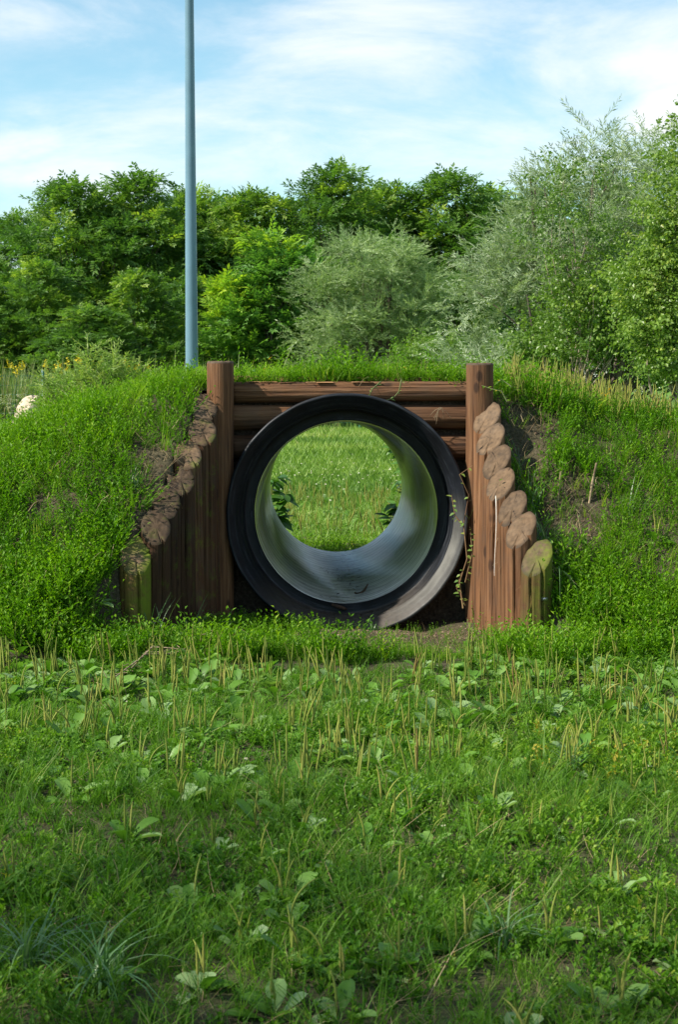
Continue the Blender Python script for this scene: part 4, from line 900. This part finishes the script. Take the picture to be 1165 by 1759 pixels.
# ------------------------------------------------------------------ ground cover on the mound and in the field
ell = [(285, 830, 62, 80, 1.15), (235, 885, 75, 42, 1.0), (320, 750, 40, 45, .7), (900, 770, 50, 75, 1.0), (985, 905, 60, 65, 1.0), (930, 960, 50, 90, .8), (960, 835, 110, 32, .75), (1110, 1115, 110, 14, .9), (885, 830, 40, 120, .7), (280, 700, 30, 20, .4)]
def bareness(P):
    px, py = proj(P); b = np.zeros(len(P)); wob = 1 + .25 * sn(P[:, 0] * 3, P[:, 1] * 3, 2)
    for (cx, cy, rx, ry, s) in ell: b = np.maximum(b, s * sstep(1.6 - 1.3 * np.sqrt(((px - cx) / rx) ** 2 + ((py - cy) / ry) ** 2) * wob))
    return b
def in_notch(P, m=.0):
    return (P[:, 1] < 8.6) & (P[:, 1] > 7.5) & (P[:, 0] > xl(P[:, 1]) - .075 - m) & (P[:, 0] < xr(P[:, 1]) + .075 + m)
def mound_pts(n, y0, y1, hw=.27):
    y = rng.uniform(y0, y1, n); x = rng.uniform(-hw, hw, n) * y; return np.stack([x, y, H(x, y)], 1)
g = Geo()
P = mound_pts(12500, 7.25, 8.75); P = P[(rng.random(len(P)) > bareness(P) * 1.05 + .35 * (sn(P[:, 1], P[:, 0], 1.5) > .55)) & ~in_notch(P)]
tone = np.clip(.42 + .20 * sn(P[:, 0], P[:, 1], 1.2) + .06 * rng.normal(size=len(P)), .05, .8)
far = P[:, 1] > 8.3
def put2(g, T, P, sc, rn, lean=.3, jit=.14):
    sc = sc * np.where((np.abs(P[:, 0] - .27) < .36) & (P[:, 1] > 7.35) & (P[:, 1] < 8.5), .6, 1)
    n = len(P); R = rotz(rng.uniform(0, 2 * pi, n)); A = np.tile(np.eye(3), (n, 1, 1)); A[:, 0, 2] = rng.normal(size=n) * lean * .5; A[:, 1, 2] = rng.normal(size=n) * lean * .5 - .12
    R = np.einsum('nij,njk->nik', A, R); k = rng.integers(0, len(T), n)
    for v in range(len(T)): m = k == v; scatter(g, T[v], P[m], R[m], sc[m], rn[m], 0, jit)
cs = 1 + .40 * sn(P[:, 0] * 2.2, P[:, 1] * 2.2, 2); put2(g, T_knot, P, rng.uniform(.6, 1.3, len(P)) * cs, tone, .6)
P = mound_pts(4800, 8.7, 10.8); P = P[rng.random(len(P)) < .9]; put2(g, T_knot_far, P, rng.uniform(.6, 1.15, len(P)), np.clip(.55 + .15 * sn(P[:, 0], P[:, 1], 1.2) + .1 * rng.normal(size=len(P)), .05, .9))
for sgn in (-1, 1):
    y = rng.uniform(7.25, 7.9, 420); x = (xl(y) - rng.uniform(.085, .34, 420)) if sgn < 0 else (xr(y) + rng.uniform(.16, .45, 420)); P = np.stack([x, y, H(x, y)], 1); P = P[(y < 7.62) | (rng.random(420) < .5)]
    put2(g, T_knot, P, rng.uniform(1.0, 1.7, len(P)), np.clip(.4 + .1 * rng.normal(size=len(P)), 0, .8), .9)
y = rng.uniform(7.33, 7.6, 160); x = xl(y) - rng.uniform(.0, .2, 160); P = np.stack([x, y, H(x, y)], 1); put2(g, T_knot, P, rng.uniform(.8, 1.4, 160), np.clip(.4 + .1 * rng.normal(size=160), 0, .8), .9)
# lush fringe at the toe, and a thin one in front of the pipe
P = mound_pts(4400, 7.0, 7.65); P = P[(P[:, 1] > 7.2 + .28 * sn(P[:, 0] * 2, P[:, 0] + 1, 1.3)) & ((np.abs(P[:, 0] - .04) > .62) | (P[:, 1] < 7.35)) & (rng.random(len(P)) > bareness(P)) & ~in_notch(P)]; put2(g, T_knot, P, rng.uniform(.9, 1.7, len(P)) * np.where((np.abs(P[:, 0] - .25) < .4) & (P[:, 1] > 7.2), .5, 1), np.clip(.4 + .1 * rng.normal(size=len(P)), 0, .8))
P = mound_pts(2600, 7.3, 8.42, .1); P = P[in_notch(P) & (rng.random(len(P)) < .07 + np.clip((np.abs(P[:, 0] - .04) - .10) * 2.4, 0, .95) * (P[:, 0] < 0) + np.clip((8.0 - P[:, 1]) * 1.3, 0, 1) * .9)]
put2(g, T_knot, P, rng.uniform(.5, 1.0, len(P)), np.clip(.35 + .1 * rng.normal(size=len(P)), 0, .8))
tag(g.build('knotweed_cover', M['knot'], smooth=False), 'dense small-leaved knotweed covering the mound', 'ground cover', kind='stuff')
g = Geo(); P = mound_pts(1500, 7.2, 8.9); P = P[(sn(P[:, 0], P[:, 1], 2.6) > .2) & ~in_notch(P, .06) & (bareness(P) < .3)]; gt = Geo(); T_tall = [knot_sprig(R0, .20, 30, .028, .009, 3) for _ in range(4)]
put2(gt, T_tall, P, rng.uniform(.6, 1.2, len(P)), np.clip(.4 + .15 * rng.normal(size=len(P)), 0, .9), .8); tag(gt.build('tall_weeds', M['knot'], smooth=False), 'taller shaggy weeds standing out of the knotweed on the mound', 'weeds', kind='stuff')
g = Geo(); P = mound_pts(5200, 7.3, 10.6); P = P[rng.random(len(P)) < .6 + .5 * sn(P[:, 1], P[:, 0], 1.5)]; P = P[~in_notch(P, .02)]; b = bareness(P); P = P[rng.random(len(P)) > b * .6]
put2(g, T_grass, P, rng.uniform(.7, 1.3, len(P)), np.clip(.5 + .16 * rng.normal(size=len(P)), 0, .95), .6)
P = mound_pts(520, 7.35, 10.2); P = P[~in_notch(P, .05) & (sn(P[:, 0], P[:, 1], 2.3) > .0)]; put2(g, T_long, P, rng.uniform(.4, .85, len(P)), np.clip(.55 + .2 * rng.normal(size=len(P)), 0, .98), .9)
tag(g.build('mound_grass', M['grass'], smooth=False), 'fine grass blades growing through the knotweed on the mound', 'grass', kind='stuff')
g = Geo(); P = mound_pts(5200, 7.3, 8.8); b = bareness(P); P = P[(rng.random(len(P)) < .05 + .10 * (sn(P[:, 0], P[:, 1], 1.9) > .4) + b * .65) & ~in_notch(P)]; put2(g, T_straw, P, rng.uniform(.5, 1.1, len(P)), rng.uniform(0, 1, len(P)), 1.2)
P = mound_pts(900, 7.55, 8.2, .1); P = P[(P[:, 0] > .35) & in_notch(P)]; put2(g, T_straw, P, rng.uniform(.3, .6, len(P)), rng.uniform(0, 1, len(P)), 1.6)
y = 2.9 + 4 * rng.random(900); x = rng.uniform(-.24, .24, 900) * y; P = np.stack([x, y, H(x, y)], 1); put2(g, T_straw, P, rng.uniform(.3, .8, len(P)), rng.uniform(0, .8, len(P)), 1.8)
tag(g.build('dry_straw', M['straw'], smooth=False), 'dry straw and dead stalks over the bare soil patches', 'straw', kind='stuff')
# field in front
def field_pts(n, y0, y1, hw=.25): y = np.sqrt(rng.uniform(y0 ** 2, y1 ** 2, n)); x = rng.uniform(-hw, hw, n) * y; return np.stack([x, y, H(x, y)], 1)
g = Geo(); P = field_pts(10500, 2.6, 7.3); dn = sn(P[:, 0], P[:, 1], 1.7); P = P[rng.random(len(P)) < .85 + .3 * dn]
P = P[((P[:, 1] < 7.0) | (np.abs(P[:, 0] - .04) > .5)) & ((P[:, 1] < 6.1) | (rng.random(len(P)) < .6))]
put2(g, T_grass, P, rng.uniform(.4, .8, len(P)) * (1 + .35 * sn(P[:, 0] * 2, P[:, 1] * 2, 1.5)), np.clip(.47 + .13 * sn(P[:, 0], P[:, 1], 1.3) + .15 * rng.normal(size=len(P)), 0, .97), 1.0)
P = field_pts(700, 2.8, 6.6); P = P[sn(P[:, 0] * 1.5, P[:, 1] * 1.5, 1) > .1]; put2(g, T_long, P, rng.uniform(.45, .8, len(P)), np.clip(.45 + .2 * rng.normal(size=len(P)), 0, .95), .9)
P = field_pts(260, 2.7, 4.2); P = P[P[:, 0] < -.12 * P[:, 1] + .1 * sn(P[:, 1], 1, 2)]; put2(g, T_long, P, rng.uniform(.6, 1.0, len(P)), np.clip(.4 + .2 * rng.normal(size=len(P)), 0, .95), 1.0)
tag(g.build('field_grass', M['fgrass'], smooth=False), 'short uneven grass of the shaded field in the foreground', 'grass', kind='stuff')
T_small = [knot_sprig(R0, .05, 15, .015, .007, 3) for _ in range(5)]
g = Geo(); P = field_pts(13500, 2.6, 7.3); P = P[rng.random(len(P)) < .75 - .4 * sn(P[:, 0], P[:, 1], 1.7)]; P = P[((P[:, 1] < 7.0) | (np.abs(P[:, 0] - .04) > .5)) & ((P[:, 1] < 6.1) | (rng.random(len(P)) < .6))]
put2(g, T_small, P, rng.uniform(.6, 1.4, len(P)) * (1 + .35 * sn(P[:, 1] * 2, P[:, 0] * 2, 1.7)), np.clip(.45 + .15 * sn(P[:, 1], P[:, 0], 1.1) + .14 * rng.normal(size=len(P)), 0, .985), .5)
tag(g.build('field_herbs', leaf_mat('field_herb_leaf', [K((.025, .09, .007), 0), K((.07, .18, .011), .4), K((.15, .275, .02), .75), K((.28, .32, .04), .95), K((.36, .30, .04), .995)], .5, .38, .22), smooth=False), 'low small-leaved herbs mixed into the foreground grass', 'herbs', kind='stuff')
g = Geo(); P = field_pts(14, 4, 7); put(g, T_clo, P, (.3, .6), (.5, .3)); tag(g.build('fallen_flowers', M['white'], smooth=False), 'a few tiny pale clover heads in the foreground grass', 'flowers', kind='stuff')

# ------------------------------------------------------------------ single tufts and plants
def tuft(px, py, Y_, n, h, w, lean, seed, label, mat='tuft', z=None):
    R = random.Random(seed); p_ = at(px, py, Y_); p_[2] = float(H(p_[0], p_[1])) if z is None else z
    t = thing('grass_tuft', p_, label, 'grass tuft', 'single grass tufts')
    V, F, fr = blade_tuft(R, n, h, w, .45, lean, 6); g = Geo(); g.add(V, F, 0, fr); link('blades', mesh_of('blades', g, M[mat], smooth=False), t, p_); return t
tuft(330, 1075, 7.75, 34, .24, .005, .8, 1, 'blue-green arching grass tuft at the foot of the left posts')
tuft(262, 1085, 7.55, 22, .26, .006, .8, 2, 'arching grass tuft before the mossy outermost left post')
tuft(395, 1068, 8.0, 18, .13, .004, .8, 3, 'small grass tuft in the corner left of the pipe')
tuft(230, 870, 7.95, 36, .17, .0045, .8, 4, 'pale drooping grass tuft on bare soil left of the left posts')
tuft(640, 1095, 8.1, 9, .06, .004, .6, 16, 'tiny grass tuft in the soil under the pipe rim')
for k, (px, Y_, h_, lb) in enumerate(((890, 8.3, .26, 'grey-green hanging tuft behind the topmost right posts'), (912, 8.1, .3, 'grey-green hanging tuft beside the middle right posts'), (938, 7.9, .3, 'large grey-green tuft falling over the soil right of the right posts'), (955, 7.75, .26, 'grey-green tuft above the mossy outermost right post'), (975, 7.85, .22, 'grass tuft on the bare soil right of the right posts'))):
    tuft(px, 800, Y_, 34, h_, .0042, 1.15, 40 + k, lb)
tuft(230 - 60, 1640, 3.3, 46, .19, .0065, 1.1, 60, 'big clump of long bluish grass at the bottom left')
tuft(50, 1600, 3.4, 40, .18, .006, 1.1, 61, 'long bluish grass clump at the left edge near the bottom')
tuft(700, 1370, 4.7, 34, .11, .0045, .9, 62, 'dense grass tuft in the middle of the field')
tuft(980, 1310, 5.2, 34, .12, .0045, .9, 63, 'dense grass tuft right of the field middle')
tuft(870, 1590, 3.6, 26, .15, .0055, 1.0, 64, 'loose grass tuft at lower right')
tuft(1085, 830, 8.05, 16, .2, .006, .9, 65, 'bright broad-bladed grass tuft on the right slope of the mound')
# stakes on the right slope
for k, (px, py, dx, h_, lb) in enumerate(((959, 830, .014, .085, 'short broken pale stick standing in the right slope, left one of two'), (1012, 850, .035, .12, 'pale leaning stick standing in the right slope, right one of two'))):
    Y_ = 8.15; p_ = at(px, py, Y_); z = float(H(p_[0], p_[1])); p_[2] = z
    g = Geo(); g.add(*tube([(p_[0], p_[1], z - .03), (p_[0] + dx * .5, p_[1], z + h_ * .8), (p_[0] + dx, p_[1] - .01, z + h_ * 1.6)], [.006, .0065, .005], 7)); tag(g.build('stick', M['twig'], None, p_), lb, 'stick')
for k, (pts, lb) in enumerate((([(195, 1195), (250, 1165), (300, 1150), (345, 1140)], 'long dry branched stalk lying across the plantains at left'), ([(225, 1178), (262, 1150), (330, 1145)], 'second dry stalk lying beside the long one at left'))):
    g = Geo(); q = [np.array(gp(*p_) + (.07 + .03 * (i % 2),)) for i, p_ in enumerate(pts)]; g.add(*tube(q, [.003, .004, .003, .002][:len(q)], 6))
    for i in range(14): a_ = q[rng.integers(0, len(q))] + rng.normal(size=3) * .02; g.add(*tube([a_, a_ + rng.normal(size=3) * [.05, .02, .02]], .0014, 4))
    tag(g.build('dry_stalk', M['twig'], None, q[0]), lb, 'stalk')

def leaf_part(parent, P, d, up, l, w, mat, rnd):
    """one leaf with a midrib fold, its own object"""
    d = np.asarray(d, float); d /= np.linalg.norm(d); s = np.cross(d, up); s /= np.linalg.norm(s) + 1e-9; n = np.cross(s, d); V = []
    for t, q in ((0, .05), (.2, .75), (.45, 1), (.75, .6), (1, .03)):
        for u in (-1, 0, 1): V.append(d * l * t + s * u * w / 2 * q + n * (abs(u) * .18 * w * q - .25 * l * t * t * .6))
    g = Geo(); g.add(V, grid_faces(5, 3), 0, rnd); me = mesh_of('leaf', g, M[mat]); o = link('leaf', me, parent, P); return o
def leafy_weed(stems, label, seed, mat='weed', ll=.06, lw_=.028, name='leafy_weed', stemmat='stem', per=12, Yb=12.2, cat='weed'):
    R = random.Random(seed); b = at(stems[0][0][0], stems[0][0][1], Yb); t = thing(name, b, label, cat); g = Geo()
    for st in stems:
        q = [at(px, py, Yb + R.uniform(-.05, .05)) for (px, py) in st]; g.add(*tube(q, np.linspace(.004, .0015, len(q)), 5))
        q = np.array(q); L_ = len(q)
        for k in range(per):
            u = (k + .5) / per * (L_ - 1); i = min(int(u), L_ - 2); P = q[i] + (q[i + 1] - q[i]) * (u - i); dd = rnddir(R, -.5, .35) * np.array([1, .6, 1]); leaf_part(t, P, dd, (R.uniform(-.3, .3), -.5, 1), ll * R.uniform(.7, 1.2), lw_ * R.uniform(.8, 1.2), mat, R.random())
    g.build('stem', M[stemmat], t, b); return t
leafy_weed([[(452, 925), (462, 870), (470, 830), (478, 818)], [(455, 920), (472, 880), (486, 858), (492, 848)], [(458, 925), (480, 895), (495, 880)], [(455, 925), (465, 900), (475, 880)]], 'dark leafy weed at the left edge of the far pipe opening', 1, per=22, ll=.12, lw_=.055)
leafy_weed([[(712, 920), (700, 880), (690, 850), (684, 828)], [(700, 925), (680, 900), (665, 885)], [(705, 915), (688, 880), (678, 866)], [(715, 860), (702, 830), (696, 800), (690, 780)], [(700, 790), (688, 772), (672, 770)]], 'dark leafy weed at the right edge of the far pipe opening', 2, per=17, ll=.10, lw_=.05)
leafy_weed([[(796, 1045), (790, 1000), (803, 960), (797, 900), (806, 850), (790, 815), (812, 800)], [(800, 1000), (812, 950), (808, 905)], [(798, 905), (782, 885), (776, 850)], [(800, 1040), (785, 1010), (792, 985)]],
           'thin climbing vine with small pale leaves between the pipe and the right posts', 3, 'vine', .026, .017, 'climbing_vine', 'redstem', 10, 8.32, 'vine')
leafy_weed([[(690, 652), (686, 672), (676, 684), (655, 690), (640, 688)], [(655, 655), (640, 668), (634, 682), (640, 690)]], 'thin green runner hanging over the top log above the pipe', 4, 'vine', .022, .008, 'hanging_runner', 'stem', 10, 8.50, 'vine')
leafy_weed([[(872, 690), (862, 672), (845, 668), (828, 662)], [(880, 665), (862, 652), (850, 662)]], 'green sprig reaching across the right tall post', 5, 'knot', .02, .008, 'hanging_runner', 'stem', 12, 8.38, 'vine')
g = Geo()
for k in range(9): a_ = at(758 + rng.uniform(-4, 4), 700, 8.5); b_ = at(735 + rng.uniform(0, 45), 722 + rng.uniform(-10, 10), 8.52); g.add(*tube([a_, (a_ + b_) / 2 + [0, -.01, .01], b_], .0008, 4))
tag(g.build('hanging_roots', M['twig'], None, at(758, 700, 8.5)), 'fine dry roots dangling over the right middle log', 'roots')
# feathery pale bush on the left shoulder
def feather(px, Y_, h, w, seed, label):
    R = random.Random(seed); b = np.array([XY(px, Y_), Y_, 0.0]); b[2] = float(H(b[0], b[1])); t = thing('feathery_bush', b, label, 'bush'); g = Geo(); gs = Geo(); T = [willow_spray(R, .14, 16, .028, .007) for _ in range(3)]
    for k in range(60):
        a = R.uniform(0, 6.28); q = sqrt(R.random()) * w; x0, y0 = q * cos(a), q * sin(a) * .6; hh = h * R.uniform(.6, 1.05) * (1.05 - .55 * (q / w) ** 2); tip = np.array([x0 * 1.25, y0 * 1.25, hh])
        gs.add(*tube([b + [x0 * .5, y0 * .5, -.02], b + [x0, y0, hh * .5], b + tip], [.003, .002, .001], 4))
        n = 15; u = np.array([R.uniform(.15, 1) for _ in range(n)]); P = b + np.stack([x0 * (.5 + .75 * u), y0 * (.5 + .75 * u), hh * u], 1)
        ax = np.array([rnddir(R, .1, .9) for _ in range(n)]); Rm = frames(ax, np.array([R.uniform(-1, 1) for _ in range(n)]))
        scatter(g, T[k % 3], P, Rm, np.full(n, R.uniform(.7, 1.2)), np.full(n, R.random()), 0, .2)
    link('foliage', mesh_of('foliage', g, M['feather'], b, smooth=False), t, b); link('stems', mesh_of('stems', gs, M['stem'], b), t, b)
feather(175, 10.4, .40, .32, 1, 'feathery pale green bush on the left shoulder of the mound'); feather(125, 10.7, .30, .2, 2, 'smaller feathery bush left of the larger one on the mound shoulder')

# litter and silt on the pipe floor
g = Geo(); q = []
R = random.Random(17)
for k in range(60):
    s_ = R.uniform(.30, 2.2); a_ = -pi / 2 + R.gauss(0, .16); r_ = .463; P = C0 + AX * s_ + r_ * (cos(a_) * ux + sin(a_) * uz); q.append(leafquad(P, (R.uniform(-1, 1), R.uniform(-1, 1), .15), (0, 0, 1), R.uniform(.008, .03), R.uniform(.004, .012), .2))
for k in range(50):
    s_ = R.uniform(.10, .27); a_ = -pi / 2 + R.gauss(0, .35); r_ = .527; P = C0 + AX * s_ + r_ * (cos(a_) * ux + sin(a_) * uz); q.append(leafquad(P, (R.uniform(-1, 1), R.uniform(-1, 1), .15), (0, 0, 1), R.uniform(.006, .025), R.uniform(.003, .008), .2))
g.add(*mk(q, R)[:2]); tag(g.build('leaf_litter', M['darktwig'], smooth=False), 'dark crumbs and dead leaf bits lying on the pipe floor', 'litter', kind='stuff')

# crumbs of washed-out soil and small stones in front of the pipe
g = Geo(); R = random.Random(23)
def crumb(R):
    b = [np.array(v) * [R.uniform(.7, 1.3), R.uniform(.7, 1.3), R.uniform(.5, .9)] for v in ((-1, -1, -.6), (1, -1, -.6), (1, 1, -.6), (-1, 1, -.6), (-.6, -.6, .7), (.6, -.6, .7), (.6, .6, .7), (-.6, .6, .7))]
    return np.array(b), np.array([[0, 1, 5, 4], [1, 2, 6, 5], [2, 3, 7, 6], [3, 0, 4, 7], [4, 5, 6, 7]]), np.array([R.random()] * 5)
T_cr = [crumb(R) for _ in range(6)]
n = 2200; x = .10 + rng.normal(size=n) * .30 + .1; y = rng.uniform(7.6, 8.4, n); P = np.stack([x, y, H(x, y)], 1); P = P[in_notch(P)]
put(g, T_cr, P, (.0015, .007), (.5, .3), .8); n = 900; P = mound_pts(n, 7.4, 8.6); P = P[(rng.random(n) < bareness(P)) & ~in_notch(P)]; put(g, T_cr, P, (.002, .009), (.3, .3), .8)
tag(g.build('soil_crumbs', leaf_mat('soil_crumb', [(.06, .04, .028), (.16, .11, .075), (.26, .19, .14)], .95, .0, .1), smooth=False), 'reddish soil crumbs washed out in front of the pipe', 'soil', kind='stuff')

# unseen airy tree, added left of the viewpoint to shade the near field
R = random.Random(88)
cl = [((R.gauss(0, 1.3), R.gauss(0, 1.3), 2.2 + 6 * t_), (.55, .55, .55), .5, 1) for t_ in np.linspace(0, 1, 50)]
build_tree('birch_tree', (-5.6, -.6, 0), 'unseen airy birch tree added left of the viewpoint to shade the near field', 'tree', cl, T_bir, 25, 701, 'birch', 8, .12, 'birchbark', sc=2.0, limbs=24)
